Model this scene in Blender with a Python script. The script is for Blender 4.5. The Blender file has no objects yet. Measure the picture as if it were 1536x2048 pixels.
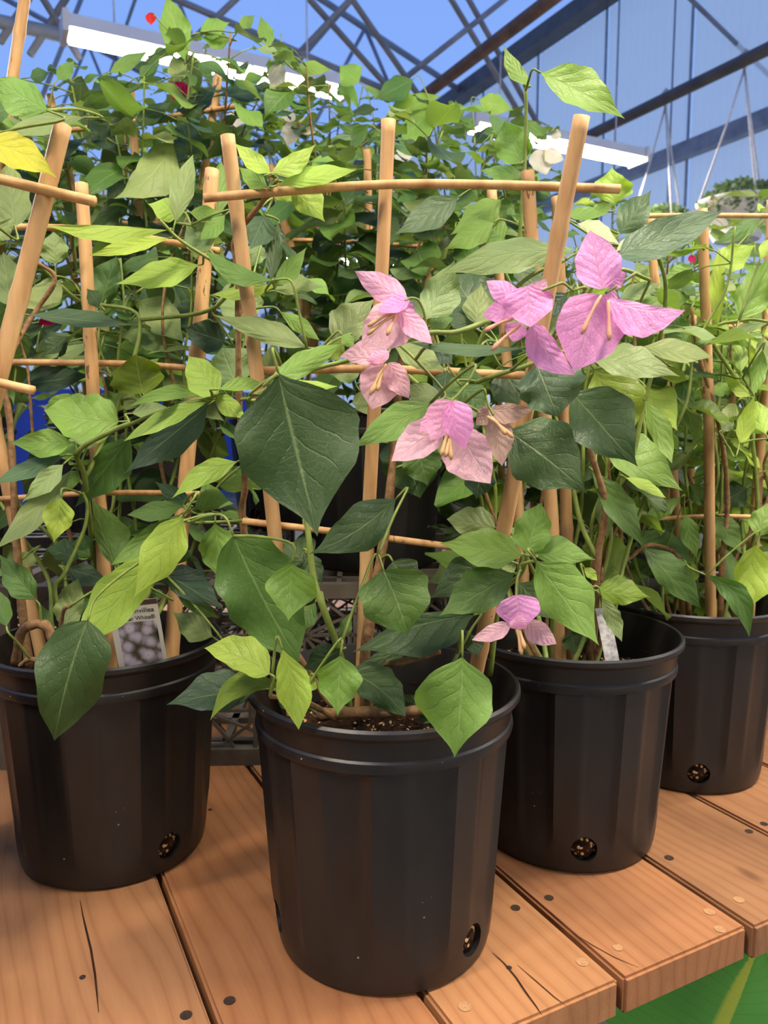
import bpy, bmesh, math, random
import numpy as np
from mathutils import Vector, Matrix

# ------------------------------------------------------------------ camera
F = 1540.0                      # focal length in pixels of the 1536 x 2048 frame
PITCH = math.radians(6.4)
TZ = 0.82                       # height of the bench top above the floor
H = TZ + 0.52                   # camera height
scn = bpy.context.scene
COL = scn.collection
cam_d = bpy.data.cameras.new('camera'); cam = bpy.data.objects.new('camera', cam_d); COL.objects.link(cam)
cam_d.sensor_fit = 'VERTICAL'; cam_d.sensor_height = 36.0; cam_d.lens = F / 2048 * 36.0
cam.location = (0, 0, H); cam.rotation_euler = (math.pi / 2 - PITCH, 0, 0)
cam_d.clip_start = 0.02
cam_d.dof.use_dof = True; cam_d.dof.focus_distance = 0.78; cam_d.dof.aperture_fstop = 9.0
scn.camera = cam
# ------------------------------------------------------------------ world: blue dusk sky
SKY_STRENGTH = 1.0
w = bpy.data.worlds.new('dusk_sky'); scn.world = w; w.use_nodes = True
wn_ = w.node_tree; wn_.nodes.clear()
wo = wn_.nodes.new('ShaderNodeOutputWorld'); wb = wn_.nodes.new('ShaderNodeBackground')
tc = wn_.nodes.new('ShaderNodeTexCoord'); sp = wn_.nodes.new('ShaderNodeSeparateXYZ'); cr = wn_.nodes.new('ShaderNodeValToRGB')
cr.color_ramp.elements[0].position = 0.0; cr.color_ramp.elements[0].color = (0.34, 0.54, 1.0, 1)
cr.color_ramp.elements[1].position = 0.7; cr.color_ramp.elements[1].color = (0.21, 0.385, 0.93, 1)
wn_.links.new(tc.outputs['Generated'], sp.inputs[0]); wn_.links.new(sp.outputs['Z'], cr.inputs[0])
wn_.links.new(cr.outputs[0], wb.inputs[0]); wb.inputs[1].default_value = SKY_STRENGTH; wn_.links.new(wb.outputs[0], wo.inputs[0])
# ------------------------------------------------------------------ exposure and lamp power
vs = scn.view_settings
vs.view_transform = 'Standard'; vs.look = 'None'; vs.gamma = 1.0; vs.exposure = 0.08; vs.use_curve_mapping = False
LAMP_POWER = 128.0               # emission of every LED batten
LAMP_COLOR = (1.0, 0.87, 0.69)

# ------------------------------------------------------------------ helpers
rnd = random.Random(7)
CP, SP_ = math.cos(PITCH), math.sin(PITCH)
def ray(px, py):
    x = (px - 768) / F; y = -(py - 1024) / F
    return Vector((x, CP + y * SP_, -SP_ + y * CP))
def at_y(px, py, Y):
    r = ray(px, py); return r * (Y / r.y) + Vector((0, 0, H))
def at_z(px, py, z):
    r = ray(px, py); return r * ((z - H) / r.z) + Vector((0, 0, H))
def proj(P):
    x, y, z = P[0], P[1], P[2] - H
    fw = y * CP - z * SP_; up = y * SP_ + z * CP
    return 768 + F * x / fw, 1024 - F * up / fw
TH = math.radians(27)           # the bench boards and the greenhouse run 27 degrees left of the view
TU = Vector((math.cos(TH), math.sin(TH), 0)); LV = Vector((-math.sin(TH), math.cos(TH), 0))
def G(u, v, z): return TU * u + LV * v + Vector((0, 0, z))
def uv_of(p): return p.x * TU.x + p.y * TU.y, p.x * LV.x + p.y * LV.y
def lin(c):
    return tuple(((x / 255) / 12.92 if x / 255 <= 0.04045 else ((x / 255 + 0.055) / 1.055) ** 2.4) for x in c)

ORG = {}                        # world origin of every object (no rotations on parents)
def tag(o, label=None, cat=None, group=None, kind=None):
    if label: o['label'] = label
    if cat: o['category'] = cat
    if group: o['group'] = group
    if kind: o['kind'] = kind
    return o
def empty(name, loc, parent=None):
    o = bpy.data.objects.new(name, None); COL.objects.link(o); o.empty_display_size = 0.05
    p = ORG[parent] if parent else Vector((0, 0, 0))
    o.parent = parent; o.location = Vector(loc) - p; ORG[o] = Vector(loc)
    return o
def link(name, me, parent, origin, rot=None, scale=None):
    o = bpy.data.objects.new(name, me); COL.objects.link(o)
    origin = Vector(origin)
    p = ORG[parent] if parent else Vector((0, 0, 0))
    o.parent = parent; o.location = origin - p; ORG[o] = origin
    if rot is not None: o.rotation_mode = 'QUATERNION'; o.rotation_quaternion = rot
    if scale is not None: o.scale = scale
    return o
def mesh(name, verts, faces, mat, smooth=True, uvs=None):
    me = bpy.data.meshes.new(name); me.from_pydata([tuple(v) for v in verts], [], faces); me.update()
    if mat: me.materials.append(mat)
    if smooth: me.polygons.foreach_set('use_smooth', [True] * len(me.polygons))
    if uvs is not None:
        ul = me.uv_layers.new(name='UVMap')
        li = np.zeros(len(me.loops), dtype=np.int32); me.loops.foreach_get('vertex_index', li)
        ul.data.foreach_set('uv', np.array(uvs, dtype=np.float32)[li].ravel())
    return me
def obj(name, verts, faces, mat, parent=None, origin=None, smooth=True, uvs=None):
    o0 = Vector(origin) if origin is not None else Vector(verts[0])
    me = mesh(name, [Vector(v) - o0 for v in verts], faces, mat, smooth, uvs)
    return link(name, me, parent, o0)

class MB:
    def __init__(s): s.v = []; s.f = []
    def box(s, c, ax, ay, az):   # centre + three half-axis vectors
        c = Vector(c); n = len(s.v)
        for i in (-1, 1):
            for j in (-1, 1):
                for k in (-1, 1): s.v.append(c + ax * i + ay * j + az * k)
        for q in ((0, 1, 3, 2), (4, 6, 7, 5), (0, 4, 5, 1), (2, 3, 7, 6), (0, 2, 6, 4), (1, 5, 7, 3)): s.f.append(tuple(n + i for i in q))
        return s
    def tube(s, pts, rad, n=8, cap=True):
        pts = [Vector(p) for p in pts]; k = len(pts)
        rads = rad if hasattr(rad, '__len__') else [rad] * k
        b = len(s.v); prev = None
        for i, p in enumerate(pts):
            t = (pts[min(i + 1, k - 1)] - pts[max(i - 1, 0)])
            if t.length < 1e-9: t = Vector((0, 0, 1))
            t.normalize()
            if prev is None:
                a = t.cross(Vector((0.13, 1, 0.21))); a.normalize()
            else:
                a = prev - t * prev.dot(t)
                if a.length < 1e-6: a = t.cross(Vector((1, 0, 0)))
                a.normalize()
            prev = a; c = t.cross(a)
            for j in range(n):
                th = 2 * math.pi * j / n
                s.v.append(p + (a * math.cos(th) + c * math.sin(th)) * rads[i])
        for i in range(k - 1):
            for j in range(n):
                j2 = (j + 1) % n
                s.f.append((b + i * n + j, b + i * n + j2, b + (i + 1) * n + j2, b + (i + 1) * n + j))
        if cap:
            s.f.append(tuple(b + j for j in range(n))[::-1]); s.f.append(tuple(b + (k - 1) * n + j for j in range(n)))
        return s
    def build(s, name, mat, parent=None, origin=None, smooth=True):
        return obj(name, s.v, s.f, mat, parent, origin, smooth)
def smooth_line(pts, n=6):
    pts = [Vector(p) for p in pts]
    if len(pts) < 3:
        return [pts[0].lerp(pts[-1], i / n) for i in range(n + 1)]
    out = []
    P = [pts[0] * 2 - pts[1]] + pts + [pts[-1] * 2 - pts[-2]]
    for i in range(1, len(P) - 2):
        for k in range(n):
            t = k / n
            a, b, c, d = P[i - 1], P[i], P[i + 1], P[i + 2]
            out.append(0.5 * ((2 * b) + (c - a) * t + (2 * a - 5 * b + 4 * c - d) * t * t + (3 * b - a - 3 * c + d) * t ** 3))
    out.append(pts[-1]); return out

# ------------------------------------------------------------------ keeping leaves clear of canes, pots, crates and each other
from mathutils.bvhtree import BVHTree
import itertools
CELL = .12; GRID = {}
def put(verts, faces, owner, kind):
    P_ = np.array([tuple(v) for v in verts]); it = (BVHTree.FromPolygons([tuple(v) for v in P_], faces), P_.min(0), P_.max(0), owner, kind)
    for c in itertools.product(*[range(int(math.floor(it[1][i] / CELL)), int(math.floor(it[2][i] / CELL)) + 1) for i in range(3)]): GRID.setdefault(c, []).append(it)
def clash(verts, faces, owner, kinds=('cane', 'pot', 'crate', 'leaf', 'stem')):
    P_ = np.array([tuple(v) for v in verts]); lo, hi = P_.min(0), P_.max(0); seen = {}
    for c in itertools.product(*[range(int(math.floor(lo[i] / CELL)), int(math.floor(hi[i] / CELL)) + 1) for i in range(3)]):
        for it in GRID.get(c, ()): seen[id(it)] = it
    tree = None; hard = soft = 0
    for it in seen.values():
        if it[4] not in kinds or (it[4] == 'stem' and it[3] == owner) or (it[1] > hi).any() or (it[2] < lo).any(): continue
        if tree is None: tree = BVHTree.FromPolygons([tuple(v) for v in P_], faces)
        if tree.overlap(it[0]):
            if it[4] == 'leaf': soft += 1
            else: hard += 1
    if 'crate' in kinds:
        for (b, X, Y, wx, wy, hz) in CRATES:
            d = Vector(P_[len(P_) // 2]) - b
            if abs(d.dot(X)) < wx / 2 and abs(d.dot(Y)) < wy / 2 and d.z < hz: hard += 1
    return hard, soft
CRATES = []

# ------------------------------------------------------------------ materials
class NT:
    def __init__(s, name):
        s.m = bpy.data.materials.new(name); s.m.use_nodes = True; s.t = s.m.node_tree; s.t.nodes.clear()
        s.out = s.n('ShaderNodeOutputMaterial')
    def n(s, typ, **kw):
        x = s.t.nodes.new(typ)
        for k, v in kw.items(): setattr(x, k, v)
        return x
    def l(s, a, b): s.t.links.new(a, b)
    def val(s, sock, v):
        if hasattr(v, 'type') and hasattr(v, 'links'): s.l(v, sock)
        else: sock.default_value = v
    def math(s, op, a, b=0.0, c=0.0):
        x = s.n('ShaderNodeMath', operation=op); s.val(x.inputs[0], a); s.val(x.inputs[1], b)
        if op in ('MULTIPLY_ADD', 'SMOOTH_MIN', 'COMPARE'): s.val(x.inputs[2], c)
        return x.outputs[0]
    def mix(s, fac, a, b, typ='MIX'):
        x = s.n('ShaderNodeMix', data_type='RGBA', blend_type=typ)
        s.val(x.inputs[0], fac); s.val(x.inputs[6], a); s.val(x.inputs[7], b); return x.outputs[2]
    def noise(s, vec, scale, detail=3, rough=0.55, dist=0.0):
        x = s.n('ShaderNodeTexNoise'); s.l(vec, x.inputs['Vector']); x.inputs['Scale'].default_value = scale
        x.inputs['Detail'].default_value = detail; x.inputs['Roughness'].default_value = rough; x.inputs['Distortion'].default_value = dist
        return x.outputs['Fac']
    def ramp(s, fac, stops):
        x = s.n('ShaderNodeValToRGB'); s.l(fac, x.inputs[0])
        e = x.color_ramp.elements
        while len(e) < len(stops): e.new(0.5)
        for el, (p, c) in zip(e, stops): el.position = p; el.color = c if len(c) == 4 else (*c, 1)
        return x.outputs[0]
    def mapping(s, vec, scale):
        x = s.n('ShaderNodeMapping'); s.l(vec, x.inputs[0]); x.inputs['Scale'].default_value = scale; return x.outputs[0]
    def bump(s, h, strength=0.3, dist=0.01):
        x = s.n('ShaderNodeBump'); s.l(h, x.inputs['Height']); x.inputs['Strength'].default_value = strength; x.inputs['Distance'].default_value = dist
        return x.outputs[0]
    def bsdf(s, color, rough=0.5, spec=0.5, metal=0.0, normal=None):
        x = s.n('ShaderNodeBsdfPrincipled'); s.val(x.inputs['Base Color'], color); s.val(x.inputs['Roughness'], rough)
        s.val(x.inputs['Specular IOR Level'], spec); s.val(x.inputs['Metallic'], metal)
        if normal is not None: s.l(normal, x.inputs['Normal'])
        return x
    def done(s, sh): s.l(sh, s.out.inputs[0]); return s.m
def C4(c): return (*lin(c), 1)

def leaf_material(name, petal=False):
    t = NT(name)
    oi = t.n('ShaderNodeObjectInfo'); uvn = t.n('ShaderNodeUVMap'); sx = t.n('ShaderNodeSeparateXYZ'); t.l(uvn.outputs[0], sx.inputs[0])
    u, v = sx.outputs[0], sx.outputs[1]
    au = t.math('ABSOLUTE', t.math('MULTIPLY_ADD', u, 2.0, -1.0))
    geo = t.n('ShaderNodeNewGeometry'); tcn = t.n('ShaderNodeTexCoord')
    # midrib: thin pale line
    mid = t.math('SUBTRACT', 1.0, t.math('SMOOTHSTEP' if False else 'DIVIDE', au, 0.045)); mid = t.math('MAXIMUM', mid, 0.0)
    # curved side veins
    s = t.math('SUBTRACT', t.math('MULTIPLY', v, 5.6 if not petal else 6.0), t.math('MULTIPLY', t.math('POWER', au, 0.8), 1.9))
    nz = t.noise(tcn.outputs['UV'], 5.0, 2); s = t.math('ADD', s, t.math('ADD', t.math('MULTIPLY', nz, 0.7), oi.outputs['Random']))
    fr = t.math('ABSOLUTE', t.math('SUBTRACT', t.math('FRACT', s), 0.5))
    vein = t.math('MAXIMUM', t.math('SUBTRACT', 1.0, t.math('DIVIDE', fr, 0.06)), 0.0)
    fade = t.math('SUBTRACT', 1.0, t.math('POWER', au, 3.0))
    vein = t.math('MULTIPLY', vein, fade)
    # fine net of veins
    vo = t.n('ShaderNodeTexVoronoi', feature='DISTANCE_TO_EDGE'); vo.inputs['Scale'].default_value = 16
    t.l(t.mapping(tcn.outputs['UV'], (1, 1.6, 1)), vo.inputs['Vector'])
    net = t.math('MAXIMUM', t.math('SUBTRACT', 1.0, t.math('DIVIDE', vo.outputs['Distance'], 0.06)), 0.0)
    mott = t.noise(geo.outputs['Position'], 38.0, 3)
    base = oi.outputs['Color']
    dark = t.mix(1.0, base, (0.62, 0.74, 0.6, 1) if not petal else (0.92, 0.72, 0.86, 1), 'MULTIPLY')
    light = t.mix(0.38, base, (0.42, 0.55, 0.22, 1) if not petal else (0.62, 0.5, 0.3, 1))
    c = t.mix(t.math('MULTIPLY', t.math('SUBTRACT', mott, 0.35), 0.9), base, dark)
    if not petal:
        sg = t.n('ShaderNodeSeparateColor'); t.l(base, sg.inputs[0])
        lk = t.math('MINIMUM', t.math('MAXIMUM', t.math('MULTIPLY', t.math('SUBTRACT', sg.outputs[1], .16), 2.6), .35), 1.0)
    else: lk = 0.45
    c = t.mix(t.math('MULTIPLY', t.math('MULTIPLY', vein, 0.75), lk), c, dark)
    c = t.mix(t.math('MULTIPLY', t.math('MULTIPLY', net, 0.50), lk), c, dark)
    c = t.mix(t.math('MULTIPLY', mid, 0.75), c, light)
    if not petal:
        back = t.mix(0.28, c, (0.30, 0.38, 0.20, 1)); c = t.mix(geo.outputs['Backfacing'], c, back)
    h = t.math('ADD', t.math('MULTIPLY', vein, -0.6), t.math('MULTIPLY', net, -0.22 if not petal else -.6)); h = t.math('ADD', h, t.math('MULTIPLY', mid, -0.8))
    h = t.math('ADD', h, t.math('MULTIPLY', t.noise(tcn.outputs['UV'], 9.0, 2), 1.3)); h = t.math('ADD', h, t.math('MULTIPLY', fr, 1.2))
    nrm = t.bump(h, 0.45 if not petal else .6, 0.0016)
    p = t.bsdf(c, 0.44 if not petal else 0.6, 0.36 if not petal else 0.2, 0, nrm)
    tr = t.n('ShaderNodeBsdfTranslucent')
    tcol = t.mix(1.0, c, (1.25, 1.35, 0.55, 1) if not petal else (1.1, 0.95, 1.05, 1), 'MULTIPLY')
    t.l(tcol, tr.inputs[0])
    mx = t.n('ShaderNodeMixShader'); mx.inputs[0].default_value = 0.30 if not petal else 0.38
    t.l(p.outputs[0], mx.inputs[1]); t.l(tr.outputs[0], mx.inputs[2])
    return t.done(mx.outputs[0])
M = {}
M['leaf'] = leaf_material('leaf_blade'); M['bract'] = leaf_material('bract_tissue', True)

def noisy(name, c1, c2, scale, rough=0.5, spec=0.4, bumps=0.0, stretch=(1, 1, 1), detail=4, coord='Object', dist=0.004):
    t = NT(name); tcn = t.n('ShaderNodeTexCoord')
    f = t.noise(t.mapping(tcn.outputs[coord], stretch), scale, detail)
    c = t.ramp(f, [(0.3, lin(c1)), (0.7, lin(c2))])
    return t.done(t.bsdf(c, rough, spec, 0, t.bump(f, bumps, dist) if bumps else None).outputs[0])
def pot_material():
    t = NT('black_pot_plastic'); tcn = t.n('ShaderNodeTexCoord')
    f = t.noise(t.mapping(tcn.outputs['Object'], (1, 1, 0.25)), 30, 4)
    c = t.ramp(f, [(0.3, lin((25, 23, 22))), (0.75, lin((38, 35, 33)))])
    vo = t.n('ShaderNodeTexVoronoi'); vo.inputs['Scale'].default_value = 55; t.l(tcn.outputs['Object'], vo.inputs['Vector'])
    sp_ = t.math('LESS_THAN', vo.outputs['Distance'], 0.055)
    sel = t.math('GREATER_THAN', t.noise(tcn.outputs['Object'], 9, 2), 0.56)
    c = t.mix(t.math('MULTIPLY', sp_, sel), c, C4((150, 135, 115)))
    f2 = t.noise(tcn.outputs['Object'], 220, 2)
    return t.done(t.bsdf(c, t.math('MULTIPLY_ADD', f, 0.14, 0.32), 0.45, 0, t.bump(f2, 0.06, 0.002)).outputs[0])
M['pot'] = pot_material()
def soil_material():
    t = NT('potting_soil'); tcn = t.n('ShaderNodeTexCoord')
    f = t.noise(tcn.outputs['Object'], 90, 4)
    c = t.ramp(f, [(0.3, lin((22, 14, 10))), (0.75, lin((66, 45, 30)))])
    vo = t.n('ShaderNodeTexVoronoi'); vo.inputs['Scale'].default_value = 190; t.l(tcn.outputs['Object'], vo.inputs['Vector'])
    sp_ = t.math('LESS_THAN', vo.outputs['Distance'], 0.36)
    pick = t.math('GREATER_THAN', vo.outputs['Color'], 0.5)
    c = t.mix(t.math('MULTIPLY', sp_, pick), c, C4((196, 160, 112)))
    return t.done(t.bsdf(c, 0.9, 0.1, 0, t.bump(f, 0.9, 0.01)).outputs[0])
M['soil'] = soil_material()
def bamboo_material():
    t = NT('bamboo_cane'); tcn = t.n('ShaderNodeTexCoord'); oi = t.n('ShaderNodeObjectInfo'); geo = t.n('ShaderNodeNewGeometry')
    f = t.noise(t.mapping(geo.outputs['Position'], (60, 60, 4)), 1.0, 4)
    c = t.ramp(f, [(0.25, lin((152, 114, 74))), (0.5, lin((196, 154, 104))), (0.8, lin((220, 184, 132)))])
    f2 = t.noise(t.mapping(geo.outputs['Position'], (150, 150, 40)), 1.0, 3)
    f3 = t.noise(geo.outputs['Position'], 9, 2)
    d = t.math('MULTIPLY', t.math('GREATER_THAN', f2, 0.62), t.math('GREATER_THAN', f3, 0.58))
    c = t.mix(t.math('MULTIPLY', d, 0.75), c, C4((70, 48, 32)))
    c = t.mix(0.8, c, t.mix(1.0, c, oi.outputs['Color'], 'MULTIPLY'))
    return t.done(t.bsdf(c, 0.5, 0.3, 0, t.bump(f, 0.2, 0.002)).outputs[0])
M['bamboo'] = bamboo_material()
def wood_material():
    t = NT('bench_plank_wood'); tcn = t.n('ShaderNodeTexCoord'); oi = t.n('ShaderNodeObjectInfo')
    add = t.n('ShaderNodeVectorMath', operation='ADD'); t.l(tcn.outputs['Object'], add.inputs[0])
    cmb = t.n('ShaderNodeCombineXYZ'); t.l(t.math('MULTIPLY', oi.outputs['Random'], 37.0), cmb.inputs[0]); t.l(t.math('MULTIPLY', oi.outputs['Random'], 91.0), cmb.inputs[1])
    t.l(cmb.outputs[0], add.inputs[1]); P = add.outputs[0]
    warp = t.noise(t.mapping(P, (5, 1.1, 5)), 1.0, 2)
    sepp = t.n('ShaderNodeSeparateXYZ'); t.l(P, sepp.inputs[0])
    ring = t.math('ABSOLUTE', t.math('SUBTRACT', t.math('FRACT', t.math('MULTIPLY_ADD', warp, 9.0, t.math('MULTIPLY', sepp.outputs[0], 58.0))), .5))
    class wv: outputs = {'Fac': t.math('MULTIPLY', ring, 2.0)}
    fine = t.noise(t.mapping(P, (330, 7, 330)), 1.0, 4)
    blot = t.noise(t.mapping(P, (9, 3, 9)), 1.0, 4, 0.6)
    c = t.ramp(wv.outputs['Fac'], [(0.0, lin((166, 119, 80))), (0.7, lin((160, 113, 75))), (1.0, lin((147, 101, 66)))])
    c = t.mix(t.math('MULTIPLY', fine, 0.40), c, C4((124, 80, 50)))
    c = t.mix(t.math('MULTIPLY', t.math('MAXIMUM', t.math('SUBTRACT', blot, 0.5), 0.0), 2.2), c, C4((96, 62, 42)))
    vo = t.n('ShaderNodeTexVoronoi'); vo.inputs['Scale'].default_value = 1.0; t.l(t.mapping(P, (8, 3.4, 8)), vo.inputs['Vector'])
    kn = t.math('MAXIMUM', t.math('SUBTRACT', 1.0, t.math('DIVIDE', vo.outputs['Distance'], 0.085)), 0.0)
    c = t.mix(t.math('MULTIPLY', kn, t.math('GREATER_THAN', vo.outputs['Color'], 0.55)), c, C4((70, 40, 24)))
    c = t.mix(1.0, c, oi.outputs['Color'], 'MULTIPLY')
    return t.done(t.bsdf(c, 0.55, 0.3, 0, t.bump(t.math('ADD', fine, t.math('MULTIPLY', wv.outputs['Fac'], .3)), 0.15, 0.0015)).outputs[0])
M['wood'] = wood_material()
M['screw_shade_disc'] = noisy('screw_recess_shade', (38, 26, 20), (62, 46, 36), 300, 0.7, 0.3)  # dark screw head; the countersink's shade is painted in, disc lies flat
M['screw_pale'] = noisy('wood_plug', (150, 112, 78), (176, 134, 94), 300, 0.7, 0.2)
M['crack'] = noisy('wood_split', (40, 25, 17), (60, 38, 26), 120, 0.9, 0.1)
M['crate'] = noisy('crate_plastic', (66, 61, 54), (104, 96, 84), 14, 0.55, 0.4, 0.1)
M['woodstem'] = noisy('woody_bark', (110, 82, 56), (156, 122, 84), 130, 0.8, 0.2, 0.4)
M['greenstem'] = noisy('green_stem', (104, 122, 52), (136, 152, 72), 60, 0.5, 0.35)
M['pipe'] = noisy('galvanised_pipe', (104, 112, 128), (138, 144, 156), 8, 0.45, 0.5)
M['pipe_dark'] = noisy('dark_pipe', (60, 58, 64), (86, 80, 80), 8, 0.5, 0.5)
M['pipe_brown'] = noisy('rusted_pipe', (84, 66, 58), (116, 92, 78), 12, 0.55, 0.4)
M['housing'] = noisy('lamp_housing', (205, 205, 205), (222, 222, 220), 4, 0.4, 0.4)
M['concrete'] = noisy('concrete', (96, 94, 90), (130, 126, 120), 3, 0.85, 0.2, 0.1)
M['white_plastic'] = noisy('white_plastic', (196, 194, 190), (220, 218, 214), 5, 0.5, 0.4)
M['string'] = noisy('hanger_string', (190, 190, 196), (214, 214, 220), 40, 0.7, 0.2)
M['blue_sheet'] = noisy('blue_curtain', (34, 66, 160), (58, 96, 196), 2.0, 0.6, 0.3, 0.0, (1, 1, 0.2))
M['floret'] = noisy('floret_tube', (176, 138, 96), (200, 164, 120), 60, 0.6, 0.2)
M['floret_pink'] = noisy('floret_tube_pink', (190, 130, 112), (204, 156, 124), 60, 0.6, 0.2)
def emit(name, col, st):
    t = NT(name); e = t.n('ShaderNodeEmission'); e.inputs[0].default_value = (*col, 1); e.inputs[1].default_value = st
    return t.done(e.outputs[0])
M['lamp'] = emit('led_diffuser', LAMP_COLOR, LAMP_POWER)
def film(name, tint, trans, frac_diff, dcol):
    t = NT(name); a = t.n('ShaderNodeBsdfTransparent'); a.inputs[0].default_value = (*tint, 1)
    b = t.n('ShaderNodeBsdfTranslucent'); b.inputs[0].default_value = (*dcol, 1)
    d = t.n('ShaderNodeBsdfDiffuse'); d.inputs[0].default_value = (*dcol, 1)
    m1 = t.n('ShaderNodeMixShader'); m1.inputs[0].default_value = frac_diff; t.l(b.outputs[0], m1.inputs[1]); t.l(d.outputs[0], m1.inputs[2])
    m2 = t.n('ShaderNodeMixShader'); m2.inputs[0].default_value = 1 - trans; t.l(a.outputs[0], m2.inputs[1]); t.l(m1.outputs[0], m2.inputs[2])
    return t.done(m2.outputs[0])
M['roof_film'] = film('roof_film', (0.95, 0.97, 1.0), 0.80, 0.15, (0.7, 0.75, 0.85))
M['wall_panel'] = film('wall_polycarbonate', (1.0, 0.92, 0.80), 0.42, 0.45, (0.90, 0.86, 0.78))
M['fill_siding'] = noisy('warm_fill_siding', (196, 190, 180), (210, 204, 194), 1.5, 0.6, 0.3)  # unseen walls made opaque and pale to hold off sky blue and bounce lamplight

# ------------------------------------------------------------------ greenhouse shell
def struct(o): o['kind'] = 'structure'; return o
def pipe(name, a, b, r, mat, parent=None, n=10):
    return MB().tube([a, Vector(a).lerp(Vector(b), .5), b], r, n).build(name, mat, parent, origin=a)
U0, U1, V0, V1 = -8.0, 5.0, -4.0, 15.0
fb = MB(); fb.box(G((U0 + U1) / 2, (V0 + V1) / 2, -0.05), TU * (U1 - U0) / 2 * 1.02, LV * (V1 - V0) / 2 * 1.02, Vector((0, 0, .05)))
struct(fb.build('floor', M['concrete'], smooth=False))
EAVE = H + 3.67; RIDGE_U = -1.5; RIDGE_Z = EAVE + 2.2
# right wall: polycarbonate panels between mullions, girts across
wr = struct(empty('wall_right', G(U1, 4, 0)))
PW = 0.95; k = 0; v = V0
ribm = MB()
while v < V1 - 0.01:
    v2 = min(v + PW, V1)
    b = MB(); vs_, fs_ = [], []
    nrib = 12                                       # shallow ribs of the sheet
    for i in range(nrib * 4 + 1):
        vv = v + 0.02 + (v2 - v - 0.04) * i / (nrib * 4)
        off = 0.012 if (i % 4) in (1, 2) else 0.0
        vs_ += [G(U1 - off, vv, 0.9), G(U1 - off, vv, EAVE - 0.06)]
    for i in range(nrib * 4): fs_.append((2 * i, 2 * i + 2, 2 * i + 3, 2 * i + 1))
    obj('panel', vs_, fs_, M['wall_panel'], wr, smooth=False)
    MB().box(G(U1 - .01, v, (EAVE + .9) / 2), TU * .010, LV * .006, Vector((0, 0, (EAVE - .9) / 2))).build('mullion', M['pipe'], wr, smooth=False)
    v = v2
for z in (H + 0.75, H + 2.13): MB().box(G(U1 - .06, (V0 + V1) / 2, z), TU * .04, LV * (V1 - V0) / 2, Vector((0, 0, .06))).build('girt', M['pipe'], wr, smooth=False)
MB().box(G(U1, (V0 + V1) / 2, .45), TU * .06, LV * (V1 - V0) / 2, Vector((0, 0, .45))).build('knee_wall', M['concrete'], wr, smooth=False)
MB().box(G(U1 - .12, (V0 + V1) / 2, EAVE), TU * .09, LV * (V1 - V0) / 2, Vector((0, 0, .07))).build('gutter', M['pipe_dark'], wr, smooth=False)
# left wall, end wall, back wall
wl = struct(empty('wall_left', G(U0, 4, 0)))
for i in range(8):
    a = V0 + (V1 - V0) * i / 8; b2 = V0 + (V1 - V0) * (i + 1) / 8
    obj('panel', [G(U0, a, 0), G(U0, b2, 0), G(U0, b2, EAVE), G(U0, a, EAVE)], [(0, 1, 2, 3)], M['fill_siding'], wl, smooth=False)
for nm, vv in (('wall_back', V1), ('wall_front', V0)):
    we = struct(empty(nm, G(0, vv, 0)))
    for i in range(8):
        a = U0 + (U1 - U0) * i / 8; b2 = U0 + (U1 - U0) * (i + 1) / 8
        rz = lambda uu: RIDGE_Z - (RIDGE_Z - EAVE) * (abs(uu - RIDGE_U) / 6.5)
        obj('panel', [G(a, vv, 2.0), G(b2, vv, 2.0), G(b2, vv, rz(b2)), G(a, vv, rz(a))], [(0, 1, 2, 3)], M['wall_panel' if nm == 'wall_back' else 'fill_siding'], we, smooth=False)
        obj('lower_panel', [G(a, vv, 0), G(b2, vv, 0), G(b2, vv, 2.0), G(a, vv, 2.0)], [(0, 1, 2, 3)], M['blue_sheet' if nm == 'wall_back' else 'fill_siding'], we, smooth=False)
# roof: film sheets on both slopes
rf = struct(empty('ceiling', G(RIDGE_U, 4, EAVE)))
for (ua, za, ub, zb) in ((U1, EAVE, RIDGE_U, RIDGE_Z), (RIDGE_U, RIDGE_Z, U0, EAVE)):
    v = V0
    while v < V1 - .01:
        v2 = min(v + 1.9, V1)
        obj('roof_sheet', [G(ua, v, za), G(ub, v, zb), G(ub, v2, zb), G(ua, v2, za)], [(0, 1, 2, 3)], M['roof_film'], rf, smooth=False)
        v = v2
def roof_z(u): return RIDGE_Z - (RIDGE_Z - EAVE) * abs(u - RIDGE_U) / 6.5
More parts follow.
